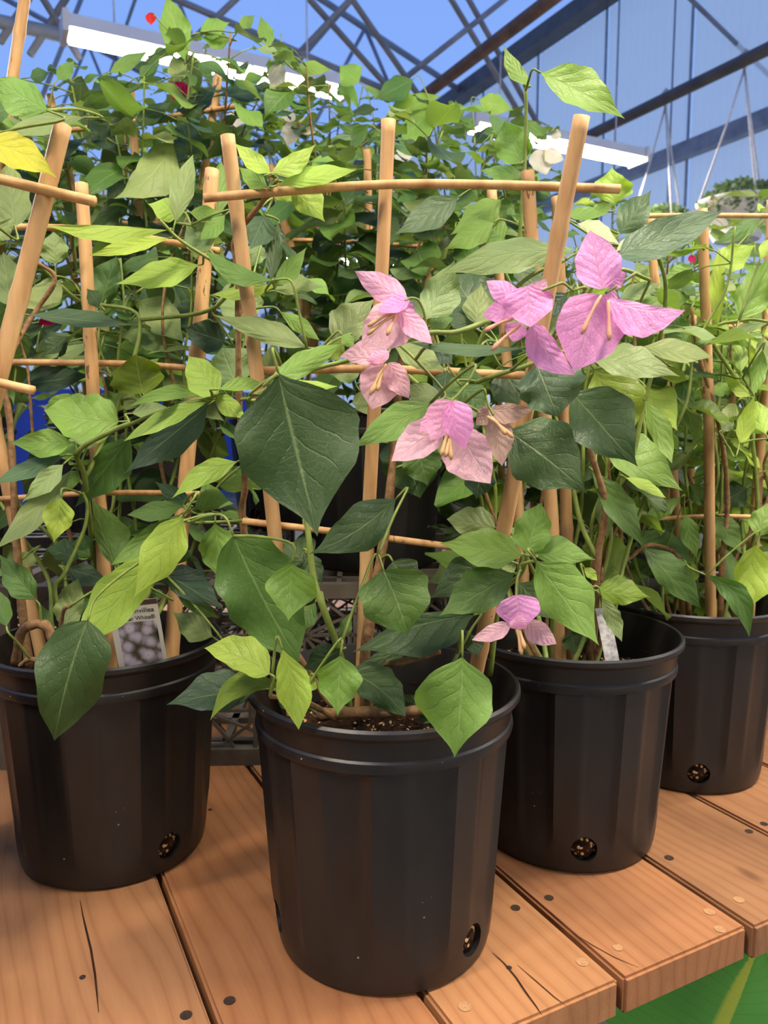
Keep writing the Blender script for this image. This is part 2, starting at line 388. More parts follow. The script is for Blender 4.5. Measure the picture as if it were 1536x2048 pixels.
# trusses across the house, each a thing: chords and web tubes are its parts
CH = H + 2.0                                       # bottom chord height
def on_v(px, py, v):
    r_ = ray(px, py); k_ = v / (r_.x * LV.x + r_.y * LV.y); return r_ * k_ + Vector((0, 0, H))
TRACED = [((355, 0), (610, 110)), ((695, 5), (600, 104)), ((620, 0), (756, 152)), ((705, 0), (868, 236)), ((903, 0), (1018, 192)), ((938, 0), (1040, 184)), ((1008, 0), (823, 146)), ((470, 0), (428, 40)), ((130, 0), (60, 110)), ((0, 85), (55, 0)), ((100, 20), (160, 118)), ((1383, 0), (1560, 172))]
for ti, tv in enumerate((4.15, 7.6, 11.0, 0.3)):
    tr = struct(empty('roof_truss', G(0, tv, CH)))
    zc = CH if ti else on_v(190, 84, tv).z
    pipe('bottom_chord', G(U0, tv, zc), G(U1 if ti else 1.6, tv, zc), .032, M['pipe'], tr)
    for (a, b2) in ((U1, RIDGE_U), (RIDGE_U, U0)):
        pipe('top_chord', G(a, tv, roof_z(a) - .06), G(b2, tv, roof_z(b2) - .06), .032, M['pipe'], tr)
    if ti == 0:
        for (a, b2) in TRACED:
            A, B = on_v(*a, tv), on_v(*b2, tv)
            if A.z < B.z: A, B = B, A
            d = (A - B); k_ = 1.0
            for q in np.linspace(1, 8, 60):
                e = B + d * q
                if e.z > roof_z(uv_of(e)[0]) - .08: break
                k_ = q
            m = 0.0
            for q in np.linspace(0, 3, 40):
                e = B - d * q
                if e.z < zc: break
                m = q
            pipe('web_tube', B - d * m, B + d * k_, .017, M['pipe'], tr, 8)
        continue
    us = np.linspace(U1 - .2, U0 + .2, 12)
    for i in range(11):
        a, b2 = us[i], us[i + 1]
        if i % 2 == 0: pipe('web_tube', G(a, tv, CH), G(b2, tv, roof_z(b2) - .06), .02, M['pipe'], tr, 8)
        else: pipe('web_tube', G(a, tv, roof_z(a) - .06), G(b2, tv, CH), .02, M['pipe'], tr, 8)
# lengthwise pipes
for nm, u, z, m, r in (('lengthwise_pipe', 2.44, CH - .02, 'pipe_brown', .035), ('lengthwise_pipe', 3.77, CH - .02, 'pipe_dark', .035),
                       ('lengthwise_pipe', -1.5, CH - .02, 'pipe_dark', .03), ('lengthwise_pipe', -4.6, CH - .02, 'pipe_dark', .03)):
    struct(pipe('trim_1' if False else nm, G(u, V0, z), G(u, V1, z), r, M[m]))
for u in (3.4, 1.7, 0.1, -3.0, -5.0):
    struct(pipe('purlin', G(u, V0, roof_z(u) - .04), G(u, V1, roof_z(u) - .04), .02, M['pipe']))

# ------------------------------------------------------------------ LED battens
def batten(u, v, z, length, label, group='LED battens hanging in rows', off=''):
    c = G(u, v, z); r = empty('led_batten' + off, c); tag(r, label, 'lamp', group)
    hb = MB(); n = 0
    prof = [(-.075, 0), (.075, 0), (.055, .06), (-.055, .06)]
    for s in (-1, 1):
        for (a, b2) in prof: hb.v.append(c + TU * (s * length / 2) + LV * a + Vector((0, 0, b2)))
    hb.f = [(0, 1, 2, 3), (4, 7, 6, 5), (1, 5, 6, 2), (2, 6, 7, 3), (3, 7, 4, 0), (0, 4, 5, 1)]
    hb.build('housing', M['housing'], r, c, False)
    for s in (-1, 1):
        MB().box(c + TU * (s * (length / 2 + .012)) + Vector((0, 0, .022)), TU * .012, LV * .078, Vector((0, 0, .042))).build('end_cap', M['housing'], r, smooth=False)
    db = MB(); prof = [(-.062, -.001), (-.045, -.02), (.045, -.02), (.062, -.001)]
    for s in (-1, 1):
        for (a, b2) in prof: db.v.append(c + TU * (s * length / 2 * .985) + LV * a + Vector((0, 0, b2)))
    db.f = [(0, 1, 5, 4), (1, 2, 6, 5), (2, 3, 7, 6), (0, 3, 2, 1), (4, 5, 6, 7)]
    db.build('diffuser' + off, M['lamp'], r, c, False)
    for s in (-.7, .7):
        a = c + TU * (s * length / 2) + Vector((0, 0, .06)); pipe('hanger_wire', a, a + Vector((0, 0, max(.05, CH - a.z))), .004, M['string'], r, 5)
    return r
LZ = H + 1.6
pa, pb = at_z(140, 45, LZ), at_z(700, 208, LZ)
ua, va = uv_of(pa); ub, vb = uv_of(pb)
V_A = (va + vb) / 2
batten(ua + .62, V_A, LZ, 1.24, 'long LED batten glowing over the tall foliage, the larger lamp in view')
pc, pd = at_z(905, 262, LZ), at_z(1300, 312, LZ)
uc, vc = uv_of(pc); ud, vd = uv_of(pd)
batten(ud - .6, (vc + vd) / 2, LZ, 1.2, 'LED batten glowing beside the dark pipe, above the cane trellis')
qa, qb = uv_of(at_z(90, 443, LZ)), uv_of(at_z(333, 487, LZ))
batten((qa[0] + qb[0]) / 2, (qa[1] + qb[1]) / 2, LZ, 1.24, 'distant LED batten in line with the larger lamp, glimpsed through the foliage')
q = uv_of(at_z(690, 522, LZ)); batten(q[0], q[1], LZ, 1.24, 'distant LED batten glimpsed between leaves beside the centre cane')
# the lamps in view stand in columns about 2 m and rows about 3.4 m apart; the same rows go on above and behind the camera
COLS = [ua + .62 - 2.0, ua + .62, ua + 2.62]
for (u, v) in [(COLS[0], V_A)] + [(u, V_A - 3.4) for u in COLS] + [(u, V_A - 6.8) for u in COLS[1:]]:
    batten(u, v, LZ, 1.24, 'LED batten in the lamp rows that continue over and behind the bench front', 'LED battens continuing the lamp rows', '_offscreen')

# ------------------------------------------------------------------ bench
bench = empty('potting_bench', G(0.35, 1.4, 0)); tag(bench, 'reddish brown wooden bench of spaced planks carrying the black pots', 'bench')
gaps = [-1.286, -1.107, -0.928, -0.749, -0.570, -0.391, -0.212, -0.031, 0.150, 0.329, 0.506, 0.682, 0.862, 1.04, 1.22, 1.40, 1.58]
VE = 0.496; VB = 2.55
planks = []
for i in range(len(gaps) - 1):
    a, b2 = gaps[i] + .003, gaps[i + 1] - .003
    e = VE + rnd.uniform(-.004, .004)
    c = G((a + b2) / 2, (e + VB) / 2, TZ - .019)
    me = bpy.data.meshes.new('plank'); bm = bmesh.new(); bmesh.ops.create_cube(bm, size=1)
    bmesh.ops.scale(bm, vec=(b2 - a, VB - e, .038), verts=bm.verts)
    bmesh.ops.bevel(bm, geom=list(bm.edges), offset=.003, segments=2, affect='EDGES', clamp_overlap=True)
    bm.to_mesh(me); bm.free(); me.materials.append(M['wood'])
    o = link('plank', me, bench, c, Matrix.Rotation(TH, 3, 'Z').to_quaternion())
    tint = rnd.uniform(.88, 1.06); warm = rnd.uniform(-.05, .05); o.color = (tint * (1 + warm), tint, tint * (1 - warm), 1)
    if abs(gaps[i] - .329) < .01: o.color = (1.12, 1.13, 1.1, 1)
    if abs(gaps[i] - .506) < .01: o.color = (1.0, .95, .92, 1)
    if abs(gaps[i] - .150) < .01: o.color = (.98, .90, .84, 1)
    planks.append((a, b2, o))
def plank_of(p):
    u, v = uv_of(p)
    for a, b2, o in planks:
        if a - .003 <= u <= b2 + .003: return o
    return planks[0][2]
def child_of_rotated(name, vw, faces, mat, par, smooth=True):      # parent carries the plank rotation
    R = Matrix.Rotation(-TH, 3, 'Z'); o0 = ORG[par]
    me = mesh(name, [R @ (Vector(x) - o0) for x in vw], faces, mat, smooth)
    o = bpy.data.objects.new(name, me); COL.objects.link(o); o.parent = par; return o
for (x, y, r, m) in [(372, 2031, .0055, 'screw_shade_disc'), (459, 2002, .0055, 'screw_shade_disc'), (1098, 1796, .0052, 'screw_shade_disc'), (1031, 1816, .0052, 'screw_shade_disc'), (1236, 1896, .005, 'screw_pale'),
                     (1338, 1716, .0055, 'screw_shade_disc'), (1498, 1663, .005, 'screw_shade_disc'), (1528, 1648, .005, 'screw_shade_disc'), (1419, 1824, .006, 'screw_pale'), (1440, 1859, .006, 'screw_pale'),
                     (1165, 1925, .006, 'screw_pale'), (930, 2014, .006, 'screw_pale'), (1478, 1800, .006, 'screw_pale'), (1018, 1936, .0028, 'screw_shade_disc'), (165, 1955, .003, 'screw_shade_disc'), (420, 1620, .003, 'screw_shade_disc')]:
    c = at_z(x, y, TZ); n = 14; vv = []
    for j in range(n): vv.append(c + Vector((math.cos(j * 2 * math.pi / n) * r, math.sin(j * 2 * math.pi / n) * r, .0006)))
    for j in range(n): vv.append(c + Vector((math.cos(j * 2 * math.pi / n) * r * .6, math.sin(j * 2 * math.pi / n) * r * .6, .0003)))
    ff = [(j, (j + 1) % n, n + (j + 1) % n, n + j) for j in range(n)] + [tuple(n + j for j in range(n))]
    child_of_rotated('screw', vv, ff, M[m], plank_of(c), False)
def crack(pts, wd):
    P = [at_z(x, y, TZ + .0006) for x, y in pts]; vv = []; ff = []
    for i, p in enumerate(P):
        d = (P[min(i + 1, len(P) - 1)] - P[max(i - 1, 0)]).normalized(); s = Vector((d.y, -d.x, 0)) * wd * math.sin(math.pi * (i + .4) / (len(P) - .2))
        vv += [p - s, p + s]
    for i in range(len(P) - 1): ff.append((2 * i, 2 * i + 1, 2 * i + 3, 2 * i + 2))
    child_of_rotated('split', vv, ff, M['crack'], plank_of(P[len(P) // 2]), False)
crack([(160, 1800), (166, 1832), (172, 1858), (182, 1900), (190, 1950), (194, 1990), (197, 2025)], .0011)
crack([(985, 1905), (1008, 1926), (1032, 1955), (1052, 1985), (1072, 2012), (1084, 2030)], .0010)
crack([(1035, 1930), (1070, 1960), (1110, 1995), (1135, 2013)], .0006)
crack([(1140, 1862), (1185, 1890), (1230, 1915), (1278, 1935)], .0005)
# joists and legs under the planks
for v in (1.0, 1.7, 2.45):
    MB().box(G(.15, v, TZ - .038 - .045), TU * 1.42, LV * .019, Vector((0, 0, .045))).build('joist', M['wood'], bench, smooth=False)
for u in (-1.2, .15, 1.5):
    for v in (VE + .145, 2.35):
        MB().box(G(u, v, (TZ - .04) / 2), TU * .045, LV * .045 * .9, Vector((0, 0, (TZ - .04) / 2))).build('leg', M['wood'], bench, smooth=False)
for o in bench.children:
    if not o.name.startswith('plank'): o.color = (1, 1, 1, 1)

# ------------------------------------------------------------------ crates with star lattice sides
def crate(cx, cy, wx, wy, hz, yaw, label):
    R = Matrix.Rotation(yaw, 3, 'Z'); base = Vector((cx, cy, TZ - .0003)); r = empty('lattice_crate', base); tag(r, label, 'crate', None)
    X, Y, Z = R @ Vector((1, 0, 0)), R @ Vector((0, 1, 0)), Vector((0, 0, 1))
    def P(a, b2, c): return base + X * a + Y * b2 + Z * c
    CRATES.append((base, X, Y, wx, wy, hz)); hull = MB().box(base + Z * hz / 2, X * (wx / 2 + .012), Y * (wy / 2 + .012), Z * hz / 2); put(hull.v, hull.f, r, 'crate')
    t = .010
    for nm, z0, hh in (('top_rim', hz - .022, .022), ('bottom_rim', 0.0, .026)):
        b = MB()
        for s in (-1, 1):
            b.box(P(0, s * wy / 2, z0 + hh / 2), X * (wx / 2 + t), Y * t, Z * (hh / 2)); b.box(P(s * wx / 2, 0, z0 + hh / 2), X * t, Y * (wy / 2 - t), Z * (hh / 2))
        b.build(nm, M['crate'], r, base, False)
    bt = MB().box(P(0, 0, .006), X * wx / 2 * .98, Y * .012, Z * .005)
    for i in range(-5, 6): bt.box(P(i * wx / 11, 0, .006), X * .006, Y * wy / 2 * .98, Z * .005)
    for j in (-1, 1): bt.box(P(0, j * wy * .3, .006), X * wx / 2 * .98, Y * .008, Z * .005)
    bt.build('bottom_grid', M['crate'], r, base, False)
    tp = MB()
    for i in range(-4, 5): tp.box(P(i * wx / 9.5, 0, hz - .006), X * .004, Y * wy / 2, Z * .006)
    for i in range(-2, 3): tp.box(P(0, i * wy / 5.5, hz - .006), X * wx / 2, Y * .004, Z * .006)
    tp.build('top_grid', M['crate'], r, base, False)
    for s in (-1, 1):
        for s2 in (-1, 1): MB().box(P(s * wx / 2, s2 * wy / 2, hz / 2), X * .013, Y * .013, Z * hz / 2).build('corner_post', M['crate'], r, smooth=False)
    zl, zh = .026, hz - .022
    def lattice(A, B, nrm):                        # panel from A to B (ground points)
        L = (B - A).length; D = (B - A) / L; n = max(2, round(L / .155)); cw = L / n; b = MB()
        rows = 1 if False else 2; rh = (zh - zl) / rows
        def bar(p, q, w_=.0026):
            d = (q - p); l = d.length; d = d / l; sd = d.cross(nrm); b.box((p + q) / 2, d * (l / 2), sd * w_, nrm * .003)
        for i in range(n):
            for j in range(rows):
                c = A + D * (cw * (i + .5)) + Z * (zl + rh * (j + .5)); hx, hy = D * cw / 2, Z * rh / 2
                for k in range(12):
                    th = 2 * math.pi * k / 12; q = Vector((math.cos(th), math.sin(th), 0)); m = 1 / max(abs(q.x), abs(q.y))
                    if k % 2 == 1: bar(c, c + hx * q.x * m + hy * q.y * m, .0018)
                    elif k % 4 == 0 or True: bar(c, c + hx * q.x * m + hy * q.y * m, .0024)
                pts = [c + hx * math.cos(a) * .98 + hy * math.sin(a) * .98 for a in [math.pi * 2 * q / 8 + math.pi / 8 for q in range(9)]]
                for a_, b_ in zip(pts[:-1], pts[1:]): bar(a_, b_, .002)
        for j in range(1, rows): bar(A + Z * (zl + rh * j), B + Z * (zl + rh * j), .004)
        for i in range(1, n): bar(A + D * cw * i + Z * zl, A + D * cw * i + Z * zh, .003)
        o = b.build('lattice_panel', M['crate'], r, A, False)
    lattice(P(-wx / 2, -wy / 2, 0), P(wx / 2, -wy / 2, 0), Y); lattice(P(-wx / 2, wy / 2, 0), P(wx / 2, wy / 2, 0), Y)
    lattice(P(-wx / 2, -wy / 2, 0), P(-wx / 2, wy / 2, 0), X); lattice(P(wx / 2, -wy / 2, 0), P(wx / 2, wy / 2, 0), X)
    return r
CZ = 0.2825
crate(-0.205, 1.145 + .17, .62, .34, 0.283, math.radians(2), 'dark lattice crate directly behind the front pot, its star pattern showing beside the stems')
crate(-0.885, 1.12 + .17, .62, .34, 0.283, math.radians(2), 'dark lattice crate standing behind the pot that holds the photo tag')
crate(-0.55, 1.83, .62, .36, 0.283, math.radians(3), 'dark lattice crate in the rear row on the left of two, hidden by foliage')
crate(0.14, 1.87, .62, .36, 0.283, math.radians(3), 'dark lattice crate in the rear row behind the crate with one pot')

# ------------------------------------------------------------------ nursery pot
def make_pot():
    prof = [(.098, .004), (.104, 0.0), (.1085, .004), (.1105, .012), (.112, .024), (.1130, .036), (.1145, .06), (.1185, .12), (.1225, .18), (.1255, .2215), (.1290, .2235), (.1300, .228), (.1292, .2325), (.1275, .2345),
            (.1305, .2525), (.1340, .2545), (.1368, .2580), (.1366, .2625), (.1345, .2650), (.1320, .2640), (.1300, .2575), (.1235, .231), (.1140, .18), (.1060, .06), (.1010, .014)]
    N = 200; vs_, fs_ = [], []
    def flute(th, z, i):
        if i < 5 or i > 9: return 0
        p = (th * 10 / (2 * math.pi)) % 1.0
        e = .11
        if p < .5 - e: s = 1
        elif p < .5: s = 1 - (p - .5 + e) / e
        elif p < 1 - e: s = 0
        else: s = (p - 1 + e) / e
        k = {5: .25, 6: 1, 7: 1, 8: 1, 9: 1}[i]
        ph = ((p * 2) % 1.0 - .5) * math.pi / 10            # each panel is flat
        tl_ = .0010 * (ph / (math.pi / 20)) * (1 if p < .5 else -1)
        return (-.0036 * s - .0018 * (1 - (ph / (math.pi / 20)) ** 2) + .0012 + tl_) * k
    for i, (r, z) in enumerate(prof):
        for j in range(N):
            th = 2 * math.pi * j / N; rr = r + flute(th, z, i)
            vs_.append((rr * math.cos(th), rr * math.sin(th), z))
    n = len(prof)
    for i in range(n - 1):
        for j in range(N): j2 = (j + 1) % N; fs_.append((i * N + j, i * N + j2, (i + 1) * N + j2, (i + 1) * N + j))
    fs_.append(tuple(range(N))[::-1]); fs_.append(tuple((n - 1) * N + j for j in range(N)))
    me = mesh('pot', vs_, fs_, M['pot'])
    o = bpy.data.objects.new('pot_source', me); COL.objects.link(o)
    cuts = []
    cb = MB()
    for k in range(3):
        th = 2 * math.pi * k / 3; d = Vector((math.cos(th), math.sin(th), 0))
        cb.tube([d * .095 + Vector((0, 0, .033)), d * .15 + Vector((0, 0, .033))], .0155, 24)
    cm = mesh('cutter', cb.v, cb.f, None, False); bmx = bmesh.new(); bmx.from_mesh(cm); bmesh.ops.recalc_face_normals(bmx, faces=bmx.faces); bmx.to_mesh(cm); bmx.free()
    bmx = bmesh.new(); bmx.from_mesh(me); bmesh.ops.recalc_face_normals(bmx, faces=bmx.faces); bmx.to_mesh(me); bmx.free()
    co = bpy.data.objects.new('cutter', cm); COL.objects.link(co)
    md = o.modifiers.new('b', 'BOOLEAN'); md.operation = 'DIFFERENCE'; md.object = co; md.solver = 'MANIFOLD'
    dg = bpy.context.evaluated_depsgraph_get(); dg.update()
    res = bpy.data.meshes.new_from_object(o.evaluated_get(dg)); res.name = 'pot'
    bpy.data.objects.remove(o); bpy.data.objects.remove(co)
    res.polygons.foreach_set('use_smooth', [True] * len(res.polygons))
    try: res.set_sharp_from_angle(angle=math.radians(28))
    except Exception: pass
    return res
POT = make_pot()
POTF = [tuple(p_.vertices) for p_ in POT.polygons]
def make_soil():
    r = random.Random(3); N = 120; vs_, fs_ = [], []
    prof = [(.1005, .016), (.1012, .0205), (.1018, .0235), (.1022, .028), (.1026, .033), (.1031, .038), (.1036, .0425), (.1040, .0455), (.1055, .06), (.1135, .18), (.1185, .208)]
    for (rr, z) in prof:
        for j in range(N):
            th = 2 * math.pi * j / N; dd = (th + math.pi / 3) % (2 * math.pi / 3) - math.pi / 3; q = math.hypot(dd * .108, z - .033) / .0152      # soil fills the drain holes
            r2 = rr + (max(0, .1085 - rr) * min(1, (1 - q) * 3) + r.uniform(-.0012, .0012) if q < .98 else 0)
            vs_.append((r2 * math.cos(th), r2 * math.sin(th), z))
    for k in range(1, 9):
        for j in range(N):
            th = 2 * math.pi * j / N; q = .1185 * (1 - k / 9); vs_.append((q * math.cos(th), q * math.sin(th), .208 + r.uniform(-.004, .006) + .006 * k / 9))
    n = len(vs_) // N
    for i in range(n - 1):
        for j in range(N): j2 = (j + 1) % N; fs_.append((i * N + j, i * N + j2, (i + 1) * N + j2, (i + 1) * N + j))
    fs_.append(tuple((n - 1) * N + j for j in range(N))); fs_.append(tuple(range(N))[::-1])
    return mesh('soil', vs_, fs_, M['soil'])
SOIL = make_soil()

# ------------------------------------------------------------------ plants
PL = {}
class Plant:
    def __init__(s, key, x, y, z, label, hole_deg, name='potted_bougainvillea', group='potted bougainvilleas on cane trellises'):
        s.key = key; z -= .0003; s.base = Vector((x, y, z)); s.root = empty(name, s.base); tag(s.root, label, 'potted plant', group)
        link('pot', POT, s.root, s.base, Matrix.Rotation(math.radians(hole_deg), 3, 'Z').to_quaternion())
        link('soil', SOIL, s.root, s.base, Matrix.Rotation(math.radians(hole_deg), 3, 'Z').to_quaternion())
        Rz = Matrix.Rotation(math.radians(hole_deg), 3, 'Z'); put([Rz @ v.co + s.base for v in POT.vertices], POTF, key, 'pot')
        s.soil_z = z + .212; s.skel = []; s.tw = MB(); s.tww = MB(); PL[key] = s
    def pole(s, a, b, r=.0075, tint=None, node=.21):
        a, b = Vector(a), Vector(b); a = a + (a - b).normalized() * .045; d = (b - a); L = d.length; n = max(2, int(L / .012)); pts, rr = [], []
        ph = rnd.uniform(.05, .2)
        for i in range(n + 1):
            t = i / n; q = t * L; pts.append(a.lerp(b, t) + Vector((math.sin(q * 9 + ph * 30), math.cos(q * 7 + ph * 50), 0)) * .0012)
            dn = abs(((q + ph) % node) - node / 2); rr.append(r * (1.0 + .20 * max(0, 1 - dn / .008)) * (1 - .12 * t))
        mb = MB().tube(pts, rr, 12); put(mb.v, mb.f, s.key, 'cane'); o = mb.build('trellis_pole', M['bamboo'], s.root, origin=a)
        tn = tint or rnd.uniform(.82, 1.08); o.color = (tn, tn * .97, tn * .93, 1); s.last_pole = (a, b); return o
    def bar(s, pts, r=.0042):
        pts = smooth_line(pts, 8); mb = MB().tube(pts, r, 8); put(mb.v, mb.f, s.key, 'cane'); o = mb.build('trellis_crossbar', M['bamboo'], s.root, origin=pts[0]); o.color = (1.1, 1.05, .98, 1); return o
    def stem(s, pts, r0, r1, woody=True, n=6, check=False):
        q = smooth_line(pts, n); k = len(q); rr = [r0 + (r1 - r0) * i / (k - 1) for i in range(k)]
        if woody: rr = [x * (1 + .12 * math.sin(i * 1.7)) for i, x in enumerate(rr)]
        mb = MB().tube(q, rr, 8)
        if check and sum(clash(mb.v, mb.f, s.key, ('pot', 'crate', 'cane'))): return None
        put(mb.v, mb.f, s.key, 'stem'); mb.build('stem', M['woodstem' if woody else 'greenstem'], s.root, origin=q[0]); s.skel += q; return q
    def twig(s, base, dirv, r=.0010, maxlen=.4):
        base = Vector(base)
        if not s.skel: return
        best = min(s.skel, key=lambda p: (p - base).length + max(0, p.z - base.z) * .35)
        if (best - base).length < .004: return
        L = (best - base).length
        if L > maxlen: return
        c1 = base - dirv * min(.25 * L, .025); mid = (c1 + best) / 2 + Vector((0, 0, .04 * L))
        q = smooth_line([base, c1, mid, best], 4); k = len(q)
        s.tw.tube(q, [r * (1 + .6 * i / (k - 1)) for i in range(k)], 5)
        if L > .05: s.skel += q[::3]
    def finish(s):
        if s.tw.v: s.tw.build('twigs', M['greenstem'], s.root, origin=s.base)['kind'] = 'stuff'

SHAPES = {
    'ov': [(0, .02), (.04, .14), (.10, .42), (.18, .74), (.28, .95), (.38, 1), (.50, .96), (.62, .80), (.73, .54), (.82, .29), (.89, .135), (.95, .05), (1, 0)],
    'rd': [(0, .06), (.03, .34), (.08, .60), (.16, .84), (.28, .98), (.40, 1), (.54, .95), (.68, .80), (.80, .56), (.89, .30), (.95, .11), (1, 0)],
    'el': [(0, .02), (.06, .17), (.16, .48), (.30, .85), (.45, 1), (.60, .93), (.74, .68), (.86, .36), (.94, .14), (1, 0)],
    'br': [(0, .12), (.05, .45), (.14, .78), (.28, .98), (.42, 1), (.58, .90), (.72, .68), (.84, .42), (.93, .18), (1, 0)],
}
def wid(shape, t):
    P = SHAPES[shape]; return float(np.interp(t, [a for a, b in P], [b for a, b in P]))
PAL = {'D': (64, 88, 46), 'M': (86, 118, 52), 'G': (120, 154, 66), 'Y': (166, 192, 78), 'B': (84, 110, 72), 'S': (136, 154, 94), 'O': (116, 140, 32),
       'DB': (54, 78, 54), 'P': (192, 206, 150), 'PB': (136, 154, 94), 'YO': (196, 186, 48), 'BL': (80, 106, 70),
       'pk': (240, 172, 224), 'pp': (246, 190, 218), 'pq': (238, 194, 202), 'pb': (206, 176, 160), 'wh': (214, 216, 196), 'mg': (190, 24, 96), 'rd': (214, 50, 44)}
def colour(k, r, jit=.07):
    c = lin(PAL[k]); f = 1 + r.uniform(-jit, jit) * 1.4; g = r.uniform(-jit, jit)
    return (max(0, c[0] * f * (1 + g)), c[1] * f, max(0, c[2] * f * (1 - g)), 1)
HR = random.Random(11)
def blade(name, parent, b, t, wn, wm, Y, col, shape='ov', bulge=0.0, a=None, bx=None, mat='leaf', nt=18, wav=1.0, fold=None, nc=4, curl=None, owner=None):
    """leaf from image-traced base b, tip t and side widths; Y is its distance; a/bx lean the plane of the blade back and sideways"""
    if a is None: a = HR.uniform(.35, 1.0)
    if bx is None: bx = HR.uniform(-.45, .45)
    if fold is None: fold = HR.uniform(-.30, .30)
    if curl is None: curl = HR.uniform(-.10, .16)
    b = np.array(b, float); t = np.array(t, float); d = t - b; Lp = np.hypot(*d); n = np.array([-d[1], d[0]]) / Lp
    sc = Y / F; cx, cy = (b + t) / 2; vs_, uvs, fs_ = [], [], []
    ph = HR.uniform(0, 6.28); fq = HR.uniform(7, 14); tipc = HR.uniform(-.08, .16); tws = HR.uniform(-.8, .8)
    if mat == 'leaf': wn *= 1.07; wm *= 1.07
    cols = np.linspace(-1, 1, 2 * nc + 1); k = len(cols)
    fs_ = [(i * k + j, i * k + j + 1, (i + 1) * k + j + 1, (i + 1) * k + j) for i in range(nt) for j in range(k - 1)]
    def shape_at(Y, flat):
        vs_, uvs = [], []
        for i in range(nt + 1):
            q = (i / nt); q = q * .75 + .25 * (0.5 - 0.5 * math.cos(math.pi * q))
            m = b + d * q + n * bulge * 4 * q * (1 - q); wq = wid(shape, q)
            wob = math.sin(ph + fq * q)
            for s in cols:
                ww = (wn if s > 0 else wm)
                p = m + n * s * ww * wq * (1 + .065 * wav * math.sin(ph * 2 + fq * 1.9 * q + (2 if s > 0 else 0)) * abs(s))
                dep = a * (cy - p[1]) * sc + bx * (p[0] - cx) * sc
                hw = (wn + wm) / 2 * wq * sc
                dep += fold * abs(s) * hw + curl * Lp * sc * 4 * q * (1 - q) + .26 * wav * hw * s * s * wob * (1 if s > 0 else -1) + tipc * Lp * sc * q ** 3 + tws * s * hw * (q - .4)
                vs_.append(at_y(p[0], p[1], Y + dep * flat)); uvs.append((s * .5 + .5, q))
        return vs_, uvs
    best = None
    for flat in ((1.0, .6, .3) if owner else (1.0,)):
        for dy in ((0, -.008, .008, -.016, .016, -.026, .026, -.038, .038, -.052, .052, -.07, .07) if owner else (0,)):
            vs_, uvs = shape_at(Y + dy, flat)
            hard, soft = clash(vs_[k * 2:], [tuple(x - 2 * k for x in f_) for f_ in fs_[(k - 1) * 2:]], owner) if owner else (0, 0)   # the foot of the leaf may touch what carries it
            cost = hard * 12 + soft + abs(dy) * 25 + (1 - flat) * 3
            if best is None or cost < best[0]: best = (cost, vs_, uvs)
            if hard == 0 and soft == 0: break
        if best[0] < 4: break
    vs_, uvs = best[1], best[2]
    if owner: put(vs_, fs_, owner, 'leaf')
    o = obj(name, vs_, fs_, M[mat], parent, origin=vs_[nc], uvs=uvs)
    # make the upper side face up/towards the camera
    me = o.data
    nz = sum((p.normal.y * -0.6 + p.normal.z) * p.area for p in me.polygons)
    if nz < 0: me.flip_normals()
    if mat == 'bract': put(vs_, fs_, 'bract', 'leaf')
    o.color = colour(col, HR, .07 if mat == 'leaf' else .025)
    return o, Vector(vs_[nc]), (Vector(vs_[k * 3 + nc]) - Vector(vs_[nc])).normalized()
def leaf(pk, tile, bx_, by_, tx_, ty_, wn, wm, Y, col, shape='ov', bulge=0, a=None, bx=None, **kw):
    ox, oy, s = tile; p = PL[pk]
    o, base, dv = blade('leaf', p.root, (ox + bx_ / s, oy + by_ / s), (ox + tx_ / s, oy + ty_ / s), wn / s, wm / s, Y, col, shape, bulge / s, a, bx, owner=pk, **kw)
    p.twig(base, dv)
    return o

P1 = Plant('F', 0.0, .757, TZ, 'potted bougainvillea with pink bracts, in the black pot standing by itself at the bench edge', -41)
P2 = Plant('R2', .235, .952, TZ, 'potted bougainvillea with a round drain hole facing out and a narrow grey tag inside', -92)
P3 = Plant('R3', .462, 1.145, TZ, 'potted bougainvillea with yellow green leaves, last black pot along the bench edge', -100)
PLf = Plant('L', -.338, .918, TZ, 'potted bougainvillea with a photo tag stuck inside the rim', -38)
PLL = Plant('LL', -.530, .672, TZ, 'potted bougainvillea with a leaning mottled cane and a yellowing leaf', 20)
B1 = Plant('B1', -.022, 1.335, TZ + CZ, 'potted bougainvillea on the lattice crate, black pot right behind the centre cane', 30)
B2 = Plant('B2', -.40, 1.325, TZ + CZ, 'tall potted bougainvillea on a lattice crate, with magenta and white bracts at its top', 10, )
B3 = Plant('B3', -.76, 1.30, TZ + CZ, 'potted bougainvillea on the crate nearest the leaning cane', 50)
C1 = Plant('C1', -.66, 1.84, TZ + CZ, 'potted bougainvillea in the rear row at the end away from the side wall', 0)
C2 = Plant('C2', -.24, 1.86, TZ + CZ, 'potted bougainvillea in the middle of the rear row on a crate', 0)
C3 = Plant('C3', .16, 1.88, TZ + CZ, 'potted bougainvillea with white bracts near the glowing lamp, rear row on a crate', 0)
R4 = Plant('R4', .60, 1.47, TZ, 'potted bougainvillea on the bench right behind the last front pot', 0)
R5 = Plant('R5', .27, 1.37, TZ, 'potted bougainvillea on the bench behind the pot with the low pink flower', 0)
R6 = Plant('R6', .88, 1.62, TZ, 'potted bougainvillea on the bench nearest the hanging baskets', 0)
R7 = Plant('R7', .62, 1.95, TZ, 'potted bougainvillea on the bench in the rear row nearest the side wall', 0)

def Pt(x, y, Y): return at_y(x, y, Y)
